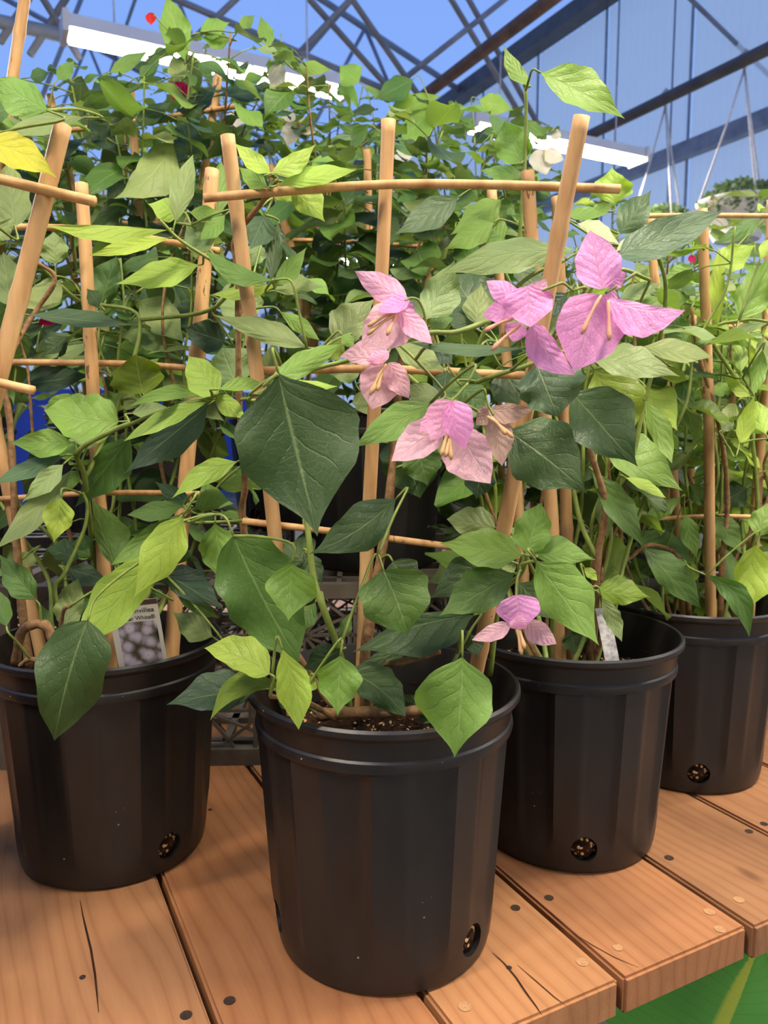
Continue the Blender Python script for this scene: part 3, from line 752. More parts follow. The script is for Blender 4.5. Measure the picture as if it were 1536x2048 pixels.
# --- trellises
p = P1
p.pole(Pt(590, 1430, .80), Pt(457, 270, .77), .0080, .80); p.pole(Pt(722, 1420, .80), Pt(775, 241, .765), .0074, 1.02); p.pole(Pt(935, 1425, .80), Pt(1166, 232, .70), .0082, .95)
p.bar([Pt(408, 396, .752), Pt(600, 380, .75), Pt(775, 369, .75), Pt(960, 369, .745), Pt(1240, 378, .735)]); p.bar([Pt(505, 742, .79), Pt(760, 738, .782), Pt(1065, 752, .78)]); p.bar([Pt(486, 1042, .80), Pt(740, 1072, .79), Pt(1045, 1113, .79)], .0038)
p = PLf
p.pole(Pt(222, 1350, .93), Pt(161, 367, .96), .0085, 1.0); p.pole(Pt(345, 1290, .95), Pt(424, 340, 1.0), .0098, 1.08); p.pole(Pt(90, 1330, .95), Pt(-110, 380, 1.0), .0085)
p.bar([Pt(-160, 455, .98), Pt(160, 458, .975), Pt(440, 502, .985)], .0042); p.bar([Pt(-150, 724, .965), Pt(200, 726, .965), Pt(410, 738, .965)], .0040); p.bar([Pt(-30, 1000, .955), Pt(200, 986, .955), Pt(432, 988, .955)], .0036)
p = PLL
p.pole(Pt(-150, 1330, .70), Pt(125, 250, .72), .0088, .88); p.pole(Pt(-300, 1330, .70), Pt(-260, 250, .74)); p.pole(Pt(-360, 1330, .68), Pt(-640, 250, .7))
p.bar([Pt(-680, 340, .715), Pt(-200, 325, .715), Pt(190, 403, .707)], .0046); p.bar([Pt(-560, 760, .69), Pt(-200, 730, .69), Pt(68, 781, .69)], .0042)
p = P2
p.pole(Pt(1120, 1330, .97), Pt(1057, 342, .93), .0090, .86); p.pole(Pt(1145, 1320, .99), Pt(1112, 395, 1.02), .0080, .9); p.pole(Pt(1060, 1320, .98), Pt(985, 380, 1.06), .0075, .9)
p = P3
p.pole(Pt(1424, 1240, 1.12), Pt(1405, 418, 1.08), .0080, 1.02); p.pole(Pt(1500, 1240, 1.15), Pt(1545, 400, 1.18), .0080); p.pole(Pt(1370, 1240, 1.16), Pt(1300, 430, 1.18), .0070)
p.bar([Pt(1250, 432, 1.1), Pt(1405, 431, 1.095), Pt(1580, 432, 1.1)], .0034); p.bar([Pt(1300, 1038, 1.13), Pt(1430, 1032, 1.13), Pt(1580, 1036, 1.13)], .0032)
p = B2
p.pole(Pt(330, 860, 1.33), Pt(438, 140, 1.36), .0078, 1.05); p.pole(Pt(300, 860, 1.33), Pt(262, 172, 1.36), .0072); p.pole(Pt(260, 860, 1.33), Pt(100, 190, 1.36))
p.bar([Pt(80, 268, 1.35), Pt(260, 245, 1.345), Pt(470, 213, 1.345)]); p.bar([Pt(150, 560, 1.335), Pt(400, 560, 1.335)])
p = B1
p.pole(Pt(665, 860, 1.33), Pt(542, 330, 1.30), .0085, .85); p.pole(Pt(740, 860, 1.34), Pt(735, 300, 1.36)); p.pole(Pt(800, 860, 1.34), Pt(882, 420, 1.36), .0072)
p.bar([Pt(520, 478, 1.31), Pt(700, 484, 1.31), Pt(920, 498, 1.31)], .0036)
for k, x0, x1, x2 in (('B3', -150, -60, 60), ('C1', 150, 230, 330), ('C2', 480, 560, 640), ('C3', 820, 900, 1000), ('R4', 1340, 1385, 1480), ('R5', 985, 1075, 1180), ('R6', 1500, 1560, 1650), ('R7', 1120, 1200, 1290)):
    p = PL[k]; c = p.base; zt = c.z + .212 + rnd.uniform(.52, .6)
    for j, x in enumerate((x0, x1, x2)):
        tx = (x - 768) / F * c.y
        p.pole(Vector((c.x + (j - 1) * .045, c.y + .02, c.z + .18)), Vector((tx, c.y + .03, zt)), .0072)
    xa, xb = (x0 - 768) / F * c.y - .04, (x2 - 768) / F * c.y + .04
    for q in (.35, .92): p.bar([Vector((c.x + (xa - c.x) * q, c.y + .012, c.z + .2 + q * .55)), Vector((c.x + (xb - c.x) * q, c.y + .012, c.z + .2 + q * .55))], .0038)
B3.pole(Pt(-40, 620, 1.28), Pt(58, -70, 1.25), .0092, .9)
# --- main stems of the traced plants
s = P1.stem
s([Pt(735, 1440, .79), Pt(728, 1330, .785), Pt(752, 1170, .785), Pt(776, 1020, .79), Pt(790, 860, .80), Pt(800, 740, .80), Pt(812, 640, .80)], .0065, .003)
s([Pt(700, 1430, .74), Pt(681, 1315, .735), Pt(649, 1223, .73), Pt(628, 1160, .735), Pt(618, 1080, .74), Pt(606, 980, .75), Pt(585, 880, .75), Pt(560, 800, .74)], .0042, .0022, False)
s([Pt(720, 1440, .81), Pt(640, 1380, .83), Pt(520, 1180, .84), Pt(485, 1040, .84), Pt(490, 960, .83), Pt(478, 800, .82), Pt(476, 552, .80), Pt(470, 480, .79), Pt(534, 392, .765), Pt(554, 357, .755)], .0050, .0022)
s([Pt(560, 800, .74), Pt(497, 799, .71), Pt(560, 768, .70), Pt(633, 737, .70), Pt(687, 723, .70), Pt(767, 697, .70), Pt(853, 667, .70), Pt(912, 664, .71), Pt(980, 640, .74)], .0016, .0026, False)
s([Pt(900, 800, .79), Pt(935, 772, .76), Pt(1000, 748, .73), Pt(1060, 728, .73), Pt(1110, 700, .74), Pt(1170, 590, .73), Pt(1235, 540, .72), Pt(1300, 560, .73)], .0026, .0018, False)
s([Pt(800, 740, .80), Pt(900, 800, .79), Pt(980, 640, .76), Pt(1050, 560, .74), Pt(1130, 520, .73)], .0026, .0018, False)
s([Pt(735, 1430, .77), Pt(745, 1335, .74), Pt(800, 1325, .71), Pt(880, 1302, .70)], .0048, .003)
s([Pt(640, 1430, .70), Pt(700, 1425, .68), Pt(790, 1425, .68), Pt(850, 1420, .69)], .0060, .0048)
s([Pt(680, 1440, .69), Pt(610, 1405, .66), Pt(540, 1392, .645)], .0030, .0020)
s([Pt(870, 1430, .72), Pt(905, 1330, .70), Pt(925, 1290, .70)], .0026, .0016, False)
s([Pt(400, 1040, .83), Pt(365, 1040, .74), Pt(400, 1045, .74), Pt(470, 1042, .80), Pt(485, 1040, .84)], .0012, .0018, False)
s([Pt(980, 1350, .80), Pt(1000, 1200, .78), Pt(1040, 1150, .76), Pt(1052, 1120, .74), Pt(1052, 1105, .735)], .003, .002, False)
s = PLf.stem
s([Pt(30, 1330, .86), Pt(45, 1262, .84), Pt(90, 1250, .83), Pt(112, 1290, .83), Pt(150, 1330, .84)], .0052, .0058)
s([Pt(60, 1340, .88), Pt(40, 1180, .88), Pt(30, 1020, .88), Pt(20, 850, .89), Pt(10, 740, .89), Pt(60, 640, .92), Pt(110, 560, .92), Pt(75, 525, .91)], .0050, .0022)
s([Pt(110, 1350, .87), Pt(125, 1230, .84), Pt(140, 1212, .83)], .003, .002)
s([Pt(150, 1340, .90), Pt(110, 1190, .88), Pt(130, 1145, .88), Pt(168, 1060, .89), Pt(174, 1010, .89), Pt(165, 985, .89)], .0030, .0018, False)
s([Pt(200, 1340, .93), Pt(190, 1150, .95), Pt(170, 960, .9), Pt(155, 905, .86), Pt(230, 860, .83), Pt(262, 848, .82), Pt(330, 820, .80), Pt(425, 795, .77)], .0040, .0014, False)
s([Pt(170, 960, .9), Pt(240, 800, .96), Pt(280, 640, .99), Pt(205, 610, .99), Pt(165, 605, .97), Pt(110, 560, .95), Pt(75, 525, .93)], .003, .0018, False)
s([Pt(280, 640, .99), Pt(420, 620, .95), Pt(470, 552, .90), Pt(430, 525, .88), Pt(360, 480, .87), Pt(320, 440, .86)], .0026, .0016, False)
s([Pt(40, 1332, .81), Pt(60, 1318, .80), Pt(95, 1328, .80)], .0024, .0030)
s = PLL.stem
s([Pt(-250, 1330, .68), Pt(-180, 1000, .69), Pt(-120, 700, .70), Pt(-90, 450, .70), Pt(-60, 290, .70)], .005, .002)
s = P2.stem
s([Pt(1180, 1320, .95), Pt(1190, 1220, .95), Pt(1195, 1120, .95), Pt(1210, 1010, .95), Pt(1180, 900, .93), Pt(1150, 780, .90), Pt(1160, 680, .88)], .0055, .0028)
s([Pt(1100, 1320, .93), Pt(1105, 1210, .90), Pt(1070, 1150, .86), Pt(1052, 1110, .80)], .0036, .002, False)
s([Pt(1210, 1010, .95), Pt(1260, 930, .97), Pt(1290, 800, .97), Pt(1320, 680, .95), Pt(1330, 560, .92), Pt(1290, 480, .88), Pt(1235, 515, .86)], .0034, .0018, False)
s([Pt(1195, 1120, .95), Pt(1160, 1040, .96), Pt(1130, 900, .97), Pt(1070, 700, .97), Pt(1040, 520, .97), Pt(1050, 320, .96), Pt(1052, 200, .95), Pt(1048, 165, .95)], .0034, .0018, False)
s = P3.stem
s([Pt(1440, 1235, 1.13), Pt(1445, 1120, 1.12), Pt(1455, 1000, 1.12), Pt(1440, 860, 1.10), Pt(1395, 700, 1.08), Pt(1383, 615, 1.07)], .0045, .0022)
s([Pt(1470, 1235, 1.15), Pt(1500, 1130, 1.15), Pt(1515, 1010, 1.14), Pt(1490, 800, 1.12), Pt(1420, 670, 1.09), Pt(1490, 640, 1.08), Pt(1545, 645, 1.07)], .004, .002, False)
s([Pt(1380, 1235, 1.13), Pt(1360, 1120, 1.12), Pt(1300, 1090, 1.11), Pt(1250, 1120, 1.1), Pt(1240, 1070, 1.1)], .004, .0022)
s([Pt(1470, 1235, 1.15), Pt(1400, 1000, 1.2), Pt(1330, 850, 1.2), Pt(1310, 700, 1.18)], .004, .002)

# --- traced leaves: (base x, y, tip x, y, width one side, other side, distance, colour, shape, bulge, lean)
T3 = (0, 450, 3.0); T4 = (400, 450, 3.0); T5 = (650, 430, 2.048); T6 = (0, 900, 3.0); T7 = (330, 950, 2.1943); T8 = (860, 950, 2.2722)
TR = (1150, 350, 3.723); UA = (0, 0, 2.0); UB = (768, 0, 2.0); W = (0, 0, 1.0)
def many(pk, tile, rows):
    for r_ in rows:
        kw = {}
        r_ = list(r_)
        if isinstance(r_[-1], dict): kw = r_.pop()
        leaf(pk, tile, *r_, **kw)
many('L', T3, [
    (1000, 30, 270, 0, 12, 85, .90, 'Y', 'el', 0, .5), (1010, 80, 530, 185, 48, 40, .87, 'Y', 'el', 0, .6), (600, 480, 700, 190, 70, 110, 1.02, 'M', 'rd', 0, .2),
    (1190, 240, 690, 355, 78, 82, .89, 'Y', 'ov', 0, .6), (180, 540, 780, 600, 40, 62, .88, 'BL', 'el', 0, 1.3), (365, 350, 150, 500, 75, 80, .93, 'S', 'rd'),
    (830, 450, 1115, 710, 80, 120, 1.02, 'S', 'ov', 0, .8), (700, 640, 1135, 745, 60, 60, 1.03, 'S', 'el', 0, 1.0), (1350, 700, 1110, 620, 90, 90, .96, 'DB', 'rd', 0, .3),
    (200, 800, 560, 720, 70, 120, 1.06, 'S', 'ov', 0, .8), (120, 960, 560, 900, 60, 90, 1.05, 'DB', 'ov', 0, .8), (860, 1010, 810, 775, 130, 165, .94, 'O', 'rd', 0, .25),
    (710, 1180, 262, 1110, 150, 130, .88, 'G', 'rd', -20, .6), (430, 1305, 50, 1305, 75, 85, .86, 'G', 'ov', 0, .6), (1305, 1005, 1130, 785, 80, 110, .78, 'Y', 'rd', 0, .6),
    (1290, 1030, 765, 1095, 45, 40, .79, 'G', 'el', 55, .6), (1245, 1060, 742, 1298, 50, 55, .77, 'Y', 'el', 20, .7), (1290, 1020, 1488, 1168, 60, 50, .76, 'Y', 'ov', 0, .5),
    (1310, 985, 1600, 960, 20, 60, .77, 'G', 'el', 0, .8), (1250, 1080, 740, 1495, 95, 120, .86, 'DB', 'ov', 0, .25), (780, 1270, 445, 1700, 90, 130, .90, 'M', 'ov', 0, .35),
    (640, 1240, 330, 1380, 60, 50, .91, 'S', 'el'), (500, 1330, 340, 1400, 50, 50, .90, 'G', 'ov'), (200, 650, 60, 780, 60, 60, 1.08, 'D', 'rd'),
    (60, 620, 140, 800, 60, 60, 1.07, 'M', 'ov'), (250, 620, 230, 720, 40, 40, 1.1, 'D', 'ov'), (330, 230, 320, 40, 80, 80, 1.02, 'S', 'rd', 0, .3), (60, 480, 20, 160, 90, 80, 1.04, 'S', 'rd'),
    (480, 400, 640, 620, 40, 50, 1.06, 'S', 'ov'), (580, 640, 710, 900, 60, 70, 1.05, 'M', 'ov'), (780, 560, 690, 450, 45, 45, 1.0, 'M', 'rd'), (600, 480, 520, 380, 45, 45, .95, 'D', 'ov'),
    (1060, 330, 900, 620, 150, 150, 1.1, 'D', 'rd'), (1240, 480, 1000, 600, 80, 90, 1.1, 'D', 'ov'), (980, 1010, 1130, 900, 70, 70, 1.04, 'S', 'ov'), (850, 1060, 660, 1020, 60, 60, .98, 'S', 'ov'),
    (1100, 1010, 1350, 1180, 60, 60, .99, 'S', 'ov'), (650, 1100, 740, 1010, 60, 60, .97, 'G', 'ov'), (790, 1130, 1000, 1090, 50, 50, .93, 'S', 'el')])
many('L', T6, [
    (385, 35, -40, 200, 55, 50, .84, 'B', 'el', 0, 1.0), (380, 85, 130, 315, 55, 65, .83, 'S', 'ov', 0, .5), (430, 120, -20, 590, 80, 75, .85, 'S', 'el', -20, .6),
    (365, 285, 322, 558, 85, 90, .84, 'Y', 'ov', 0, .35), (690, 705, 545, 285, 140, 50, .87, 'M', 'ov', 0, .15), (1105, 330, 762, 390, 50, 65, .80, 'M', 'el', 0, .7),
    (1150, 335, 928, 188, 45, 60, .82, 'D', 'ov', 0, .5), (1165, 352, 1405, 322, 20, 130, .79, 'G', 'ov', 0, .5), (1422, 70, 1028, 295, 70, 60, .78, 'Y', 'ov', 30, .6),
    (1098, 395, 800, 890, 112, 122, .715, 'Y', 'ov', 0, .3), (965, 600, 448, 1205, 150, 120, .745, 'Y', 'el', 0, .35), (1085, 385, 665, 690, 55, 90, .78, 'G', 'el', 0, .5),
    (1290, 440, 1345, 810, 110, 110, .735, 'G', 'ov', 0, .35), (965, 720, 1350, 960, 70, 110, .80, 'DB', 'ov', 0, .8), (215, 900, -10, 620, 75, 95, .84, 'M', 'ov', 0, .5),
    (475, 650, 265, 590, 90, 50, .93, 'D', 'ov'), (395, 705, 660, 790, 75, 55, .91, 'DB', 'ov'), (395, 1060, 470, 770, 70, 95, .88, 'S', 'rd', 0, .3),
    (525, 1025, 325, 1745, 195, 205, .70, 'D', 'rd', 20, .12, 0.1), (1275, 1120, 1030, 970, 70, 90, .83, 'S', 'ov', 0, .8), (1050, 850, 1320, 1010, 50, 40, .82, 'M', 'el'),
    (1180, 380, 1300, 410, 45, 10, .80, 'G', 'ov'), (1310, 375, 1510, 420, 20, 30, .84, 'G', 'el'), (560, 540, 420, 570, 40, 50, .93, 'M', 'ov'), (40, 1060, -40, 800, 60, 60, .80, 'M', 'ov'),
    (330, 1060, 210, 905, 25, 25, .845, 'M', 'el'), (590, 870, 440, 1010, 80, 80, .90, 'M', 'ov'), (430, 1010, 530, 880, 40, 40, .9, 'O', 'ov'), (980, 880, 900, 850, 30, 30, .9, 'M', 'ov'),
    (200, 620, 130, 700, 50, 50, .92, 'S', 'ov'), (1100, 560, 1050, 700, 50, 60, .86, 'D', 'ov'), (470, 120, 380, 260, 40, 40, .9, 'G', 'ov')])
many('F', T7, [
    (300, 268, 590, 822, 158, 168, .665, 'M', 'rd', 10, .25, .1), (557, 388, 541, 642, 100, 112, .635, 'G', 'ov', 0, .3), (458, 872, 172, 760, 95, 55, .655, 'Y', 'rd', 20, .8),
    (400, 945, 5, 1008, 100, 70, .715, 'DB', 'ov', 10, .8), (535, 935, 198, 1078, 75, 25, .665, 'O', 'el', 70, .9), (515, 765, 587, 1118, 78, 70, .625, 'Y', 'el', -20, .15),
    (770, 792, 757, 1058, 92, 92, .635, 'G', 'ov', 0, .35), (808, 862, 1056, 1062, 70, 90, .665, 'D', 'rd', -25, .7), (1305, 800, 1270, 1242, 185, 135, .605, 'G', 'ov', -10, .3),
    (1180, 1085, 1118, 1010, 35, 40, .69, 'D', 'ov'), (1125, 1015, 1020, 970, 30, 30, .71, 'D', 'ov'), (960, 420, 1062, 698, 148, 148, .655, 'M', 'rd', -10, .4), (1355, 615, 822, 778, 40, 130, .69, 'D', 'ov', 30, .9),
    (1120, 730, 815, 860, 28, 36, .72, 'D', 'el'), (770, 770, 605, 850, 60, 90, .71, 'D', 'ov'), (1012, 105, 630, 348, 90, 95, .69, 'D', 'ov', -25, .5), (615, 390, 515, 290, 60, 50, .77, 'D', 'ov'),
    (620, 345, 692, 480, 60, 40, .75, 'D', 'ov'), (610, 250, 620, 400, 45, 45, .78, 'D', 'ov'), (660, 560, 590, 690, 40, 40, .77, 'M', 'el'), (770, 720, 810, 610, 30, 25, .76, 'M', 'el'), (500, 960, 560, 1035, 30, 40, .69, 'M', 'el'),
    (640, 880, 600, 960, 45, 45, .65, 'Y', 'ov'), (1000, 380, 1090, 520, 70, 80, .75, 'D', 'rd'), (1340, 700, 1380, 800, 40, 40, .7, 'D', 'ov')])
many('F', W, [(557, 748, 635, 1073, 112, 126, .600, 'D', 'ov', 0, .30, .05, {'wav': .5, 'fold': .12}), ])
many('F', T4, [
    (345, 1015, 825, 968, 32, 60, .625, 'Y', 'el', 0, .9), (400, 955, 855, 712, 62, 75, .64, 'G', 'el', 0, .6), (640, 735, 70, 535, 90, 45, .76, 'S', 'ov', -10, .7),
    (480, 520, 718, 692, 40, 50, .80, 'G', 'el'), (800, 712, 1050, 440, 90, 130, .82, 'S', 'ov', 0, .5), (440, 330, 25, 140, 45, 70, .78, 'G', 'el', -50, .6),
    (455, 362, 68, 418, 30, 58, .77, 'Y', 'el', 0, .8), (455, 365, 642, 132, 62, 50, .77, 'G', 'ov', 0, .5), (445, 395, 742, 372, 30, 90, .78, 'S', 'ov', 0, .6),
    (425, 335, 470, -20, 45, 50, .84, 'D', 'el', 0, .3), (260, 570, 230, 300, 120, 130, .95, 'S', 'rd'), (215, 950, 130, 735, 180, 130, .84, 'S', 'rd', 0, .4),
    (405, 985, 445, 690, 60, 55, .80, 'S', 'el', 0, .3), (965, 880, 770, 895, 70, 60, .80, 'S', 'ov'), (1355, 565, 1530, 205, 130, 90, .80, 'S', 'ov', 0, .4),
    (360, 110, 300, 260, 60, 60, .98, 'S', 'ov'), (860, 700, 730, 820, 60, 60, .80, 'O', 'ov'), (850, 660, 930, 740, 35, 40, .74, 'G', 'ov'), (420, 660, 240, 690, 30, 40, .88, 'G', 'el'),
    (1380, 605, 1520, 560, 40, 45, .82, 'G', 'rd'), (960, 1000, 1010, 1140, 60, 60, .80, 'S', 'rd'), (1400, 720, 1520, 840, 60, 60, .78, 'DB', 'ov')])
many('F', T5, [
    (1020, 152, 488, 238, 60, 75, .73, 'S', 'el', 35, .7), (660, 450, 520, 240, 130, 110, .88, 'D', 'rd'), (620, 450, 640, 280, 60, 60, .86, 'S', 'ov'), (810, 545, 335, 520, 14, 34, .66, 'B', 'el', -10, 1.2),
    (290, 545, 500, 640, 40, 60, .72, 'S', 'ov', 0, .8), (500, 640, 480, 760, 50, 45, .75, 'D', 'ov'), (480, 762, 315, 690, 40, 55, .72, 'S', 'ov', 0, .7), (435, 768, 105, 958, 66, 62, .66, 'G', 'ov', 0, .6),
    (610, 690, 470, 780, 60, 60, .74, 'G', 'ov'), (560, 700, 660, 820, 60, 60, .73, 'M', 'ov'), (870, 615, 955, 828, 105, 155, .66, 'B', 'rd', 0, .6), (1010, 725, 1282, 1032, 110, 150, .70, 'D', 'ov', 0, .4),
    (745, 880, 1075, 1142, 130, 150, .68, 'D', 'ov', -10, .45), (720, 620, 830, 790, 90, 60, .78, 'D', 'ov'), (1095, 595, 1455, 662, 55, 75, .70, 'S', 'ov', -15, 1.0), (1300, 540, 1590, 582, 40, 50, .76, 'PB', 'el', 0, 1.1),
    (1105, 635, 1258, 945, 80, 140, .80, 'O', 'ov', 0, .25), (300, 900, 390, 1160, 100, 130, .82, 'D', 'rd', 0, .2), (380, 960, 420, 1110, 80, 80, .80, 'M', 'ov', 0, .2), (600, 620, 570, 690, 40, 60, .75, 'M', 'el'),
    (840, 560, 980, 380, 50, 50, .78, 'S', 'ov'), (760, 210, 930, 300, 40, 40, .80, 'D', 'ov'), (990, 320, 880, 420, 40, 40, .78, 'DB', 'ov'), (640, 1040, 620, 1165, 60, 60, .80, 'D', 'ov')])
many('R2', T5, [(1300, 700, 1445, 885, 50, 85, 1.0, 'Y', 'ov', 0, .4), (1310, 760, 1422, 1018, 35, 55, .92, 'G', 'el', 0, .4), (1140, 955, 1465, 1130, 50, 120, .95, 'G', 'ov', 0, .7), (1230, 1075, 1398, 1160, 14, 30, .94, 'Y', 'el')])
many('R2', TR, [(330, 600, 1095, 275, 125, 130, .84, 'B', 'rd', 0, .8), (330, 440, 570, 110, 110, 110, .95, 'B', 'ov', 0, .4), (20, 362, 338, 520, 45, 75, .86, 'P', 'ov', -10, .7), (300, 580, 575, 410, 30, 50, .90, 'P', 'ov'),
    (325, 930, 662, 802, 50, 70, .90, 'S', 'ov', 0, .8), (110, 300, 300, 210, 40, 50, 1.0, 'G', 'ov'), (-60, 300, 250, 290, 40, 60, 1.0, 'G', 'ov'), (120, 520, 300, 560, 60, 50, .92, 'S', 'ov'), (450, 650, 560, 780, 40, 40, .9, 'S', 'ov'),
    (700, 1420, 960, 1600, 60, 80, 1.05, 'Y', 'ov'), (780, 1500, 900, 1720, 80, 40, 1.02, 'M', 'ov')])
many('R3', TR, [(880, 880, 370, 965, 50, 90, 1.10, 'G', 'ov', 0, .7), (1385, 325, 1035, 515, 45, 75, 1.18, 'M', 'ov', 0, .6), (1060, 690, 1345, 520, 90, 100, 1.12, 'Y', 'ov', 0, .5), (1060, 1140, 1075, 530, 50, 65, 1.05, 'Y', 'el', 0, .2),
    (1220, 1085, 1460, 590, 130, 110, 1.02, 'G', 'ov', 0, .4), (1235, 1470, 1205, 1180, 60, 45, 1.06, 'Y', 'ov'), (1310, 1650, 1100, 1480, 30, 60, 1.06, 'Y', 'ov'), (1225, 2000, 1340, 1630, 70, 60, 1.02, 'Y', 'ov', 0, .3),
    (1420, 1930, 1320, 1640, 80, 60, 1.04, 'Y', 'ov'), (1020, 1620, 1180, 1560, 50, 50, 1.1, 'G', 'ov'), (820, 1250, 700, 1000, 80, 100, 1.14, 'G', 'ov'), (1020, 1280, 1140, 1060, 70, 70, 1.13, 'Y', 'ov'), (880, 690, 650, 780, 60, 60, 1.13, 'G', 'ov'),
    (1400, 1300, 1330, 1640, 60, 60, 1.0, 'G', 'el', 0, .3), (1430, 1100, 1110, 1170, 30, 40, 1.05, 'S', 'el'), (1180, 800, 1130, 870, 40, 40, 1.1, 'S', 'ov'), (1400, 1200, 1420, 1500, 60, 60, 1.1, 'S', 'ov'), (1437, 480, 1380, 640, 40, 40, 1.0, 'Y', 'ov'),
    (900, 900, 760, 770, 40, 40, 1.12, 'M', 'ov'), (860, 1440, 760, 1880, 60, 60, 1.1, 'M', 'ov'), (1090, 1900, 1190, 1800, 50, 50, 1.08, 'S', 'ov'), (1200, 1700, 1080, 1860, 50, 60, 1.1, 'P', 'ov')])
many('F', T8, [(420, 362, 40, 308, 90, 78, .675, 'G', 'ov', 0, .7), (440, 352, 505, 125, 78, 82, .70, 'G', 'rd', 0, .4), (452, 352, 755, 385, 35, 82, .68, 'G', 'ov', 0, .8), (482, 390, 768, 775, 100, 130, .63, 'G', 'ov', 0, .3),
    (382, 448, 38, 642, 110, 85, .66, 'M', 'ov', 0, .6), (295, 240, 75, 200, 75, 60, .78, 'S', 'rd', 0, .6), (270, 400, 0, 560, 90, 80, .74, 'D', 'ov', 0, .5), (400, 490, 575, 665, 60, 70, .76, 'D', 'ov'),
    (410, 300, 350, 240, 35, 45, .78, 'S', 'rd'), (380, 440, 330, 380, 30, 30, .75, 'S', 'rd')])
many('R2', T8, [(755, 525, 1002, 556, 50, 75, .93, 'O', 'ov', 0, .8), (780, 555, 872, 758, 30, 45, .88, 'S', 'el', 0, .3), (735, -20, 965, 320, 50, 75, .95, 'M', 'el', 0, .4), (785, 80, 805, 295, 40, 50, .98, 'S', 'ov', 0, .2), (870, 455, 690, 320, 120, 90, 1.02, 'O', 'rd', 0, .3),
    (700, 420, 760, 480, 20, 25, .9, 'Y', 'el'), (640, 700, 660, 820, 45, 45, .98, 'D', 'el')])
many('R3', T8, [(965, 325, 1232, 608, 55, 85, 1.05, 'M', 'el', 0, .35), (1255, 455, 1450, 738, 50, 55, 1.0, 'M', 'el', -60, .3), (1480, 315, 1400, 640, 60, 130, 1.02, 'Y', 'ov', 0, .3), (940, 290, 1215, 395, 60, 80, 1.14, 'M', 'ov'), (1160, 180, 1215, 385, 45, 40, 1.1, 'G', 'ov', 0, .2),
    (1290, 180, 1420, 360, 40, 60, 1.12, 'M', 'ov'), (1440, 60, 1320, 130, 60, 60, 1.15, 'D', 'ov'), (1340, 330, 1380, 540, 40, 40, 1.13, 'M', 'ov'), (1490, 280, 1540, 120, 60, 60, 1.06, 'G', 'ov'), (1180, 110, 1260, 60, 50, 50, 1.15, 'M', 'ov'), (1140, 100, 960, 210, 30, 40, 1.08, 'G', 'el')])
many('LL', UA, [(190, 442, -60, 300, 60, 80, .70, 'G', 'ov', 0, .6), (335, 470, 0, 545, 30, 50, .80, 'S', 'el', 20, .7), (-80, 560, 228, 712, 65, 65, .675, 'YO', 'ov', -25, .7), (60, 905, 30, 650, 70, 80, .82, 'S', 'rd'), (-20, 900, 40, 960, 60, 60, .80, 'S', 'ov'), (-60, 470, 60, 420, 40, 60, .76, 'M', 'ov')])
many('L', UA, [(700, 890, 772, 618, 40, 55, .93, 'S', 'el', 0, .4), (865, 880, 885, 640, 45, 45, 1.02, 'G', 'el', 0, .3), (725, 850, 590, 815, 40, 50, .95, 'Y', 'ov'), (760, 850, 900, 860, 30, 30, .95, 'G', 'ov'), (840, 1000, 740, 880, 70, 60, .94, 'S', 'ov'), (900, 860, 800, 960, 30, 40, .95, 'G', 'el')])
many('F', UA, [(1082, 692, 932, 568, 30, 40, .74, 'Y', 'ov', 0, .5), (1086, 692, 1265, 575, 48, 32, .74, 'Y', 'ov', 10, .5), (1108, 742, 1425, 680, 30, 48, .73, 'Y', 'el', 0, .6), (1165, 742, 1300, 888, 45, 70, .76, 'Y', 'ov', 0, .3), (1070, 748, 950, 665, 25, 40, .76, 'G', 'ov'),
    (1080, 780, 1190, 800, 15, 25, .76, 'Y', 'el'), (1060, 860, 1000, 1000, 60, 70, .86, 'B', 'ov'), (1110, 900, 1080, 1030, 40, 40, .85, 'DB', 'ov')])
many('R2', UB, [(582, 342, 478, 176, 26, 36, .95, 'G', 'ov', -12, .3), (628, 292, 964, 476, 60, 95, .92, 'G', 'ov', -10, .4), (548, 652, 480, 486, 65, 72, .97, 'G', 'rd', 0, .2), (295, 790, 40, 940, 55, 60, .99, 'B', 'ov', 0, .6), (920, 815, 912, 668, 75, 80, 1.02, 'Y', 'ov', 0, .3),
    (470, 800, 265, 940, 50, 60, 1.0, 'G', 'ov'), (440, 890, 240, 1000, 45, 50, .98, 'G', 'ov'), (480, 960, 400, 880, 50, 60, .98, 'G', 'ov'), (560, 700, 380, 680, 30, 40, .98, 'G', 'ov'), (870, 840, 760, 870, 30, 40, 1.0, 'M', 'ov')])

# --- pink flowers: stalk with three papery bracts and slender tube florets
def flower(pk, tile, Y, stalk, bracts, florets, fm='floret'):
    ox, oy, s = tile; p = PL[pk]
    T_ = lambda x, y: (ox + x / s, oy + y / s)
    pts = [at_y(*T_(x, y), Y + i * .004) for i, (x, y) in enumerate(stalk)]
    q = smooth_line(pts, 6); f = MB().tube(q, .0011, 6).build('flower', M['greenstem'], p.root, origin=q[0])
    p.twig(q[-1] if (q[-1] - q[0]).length else q[0], (q[0] - q[-1]).normalized())
    for (bx_, by_, tx_, ty_, wn, wm, dY, c, a, *rest) in bracts:
        blade('bract', f, T_(bx_, by_), T_(tx_, ty_), wn / s * 1.12, wm / s * 1.12, Y + dY, c, 'br', (rest[0] / s if rest else 0), a, mat='bract', wav=.6)
    for (x0, y0, x1, y1) in florets:
        a, b = at_y(*T_(x0, y0), Y - .004), at_y(*T_(x1, y1), Y - .016); n = 9
        pts = [a.lerp(b, i / n) + Vector((0, 0, .0012 * math.sin(3.1 * i / n))) for i in range(n + 1)]
        rr = [.0012, .0016, .0018, .0016, .0013, .0014, .0017, .0021, .0024, .0012]
        MB().tube(pts, [r * .85 for r in rr], 8).build('floret', M[fm], f, origin=a)
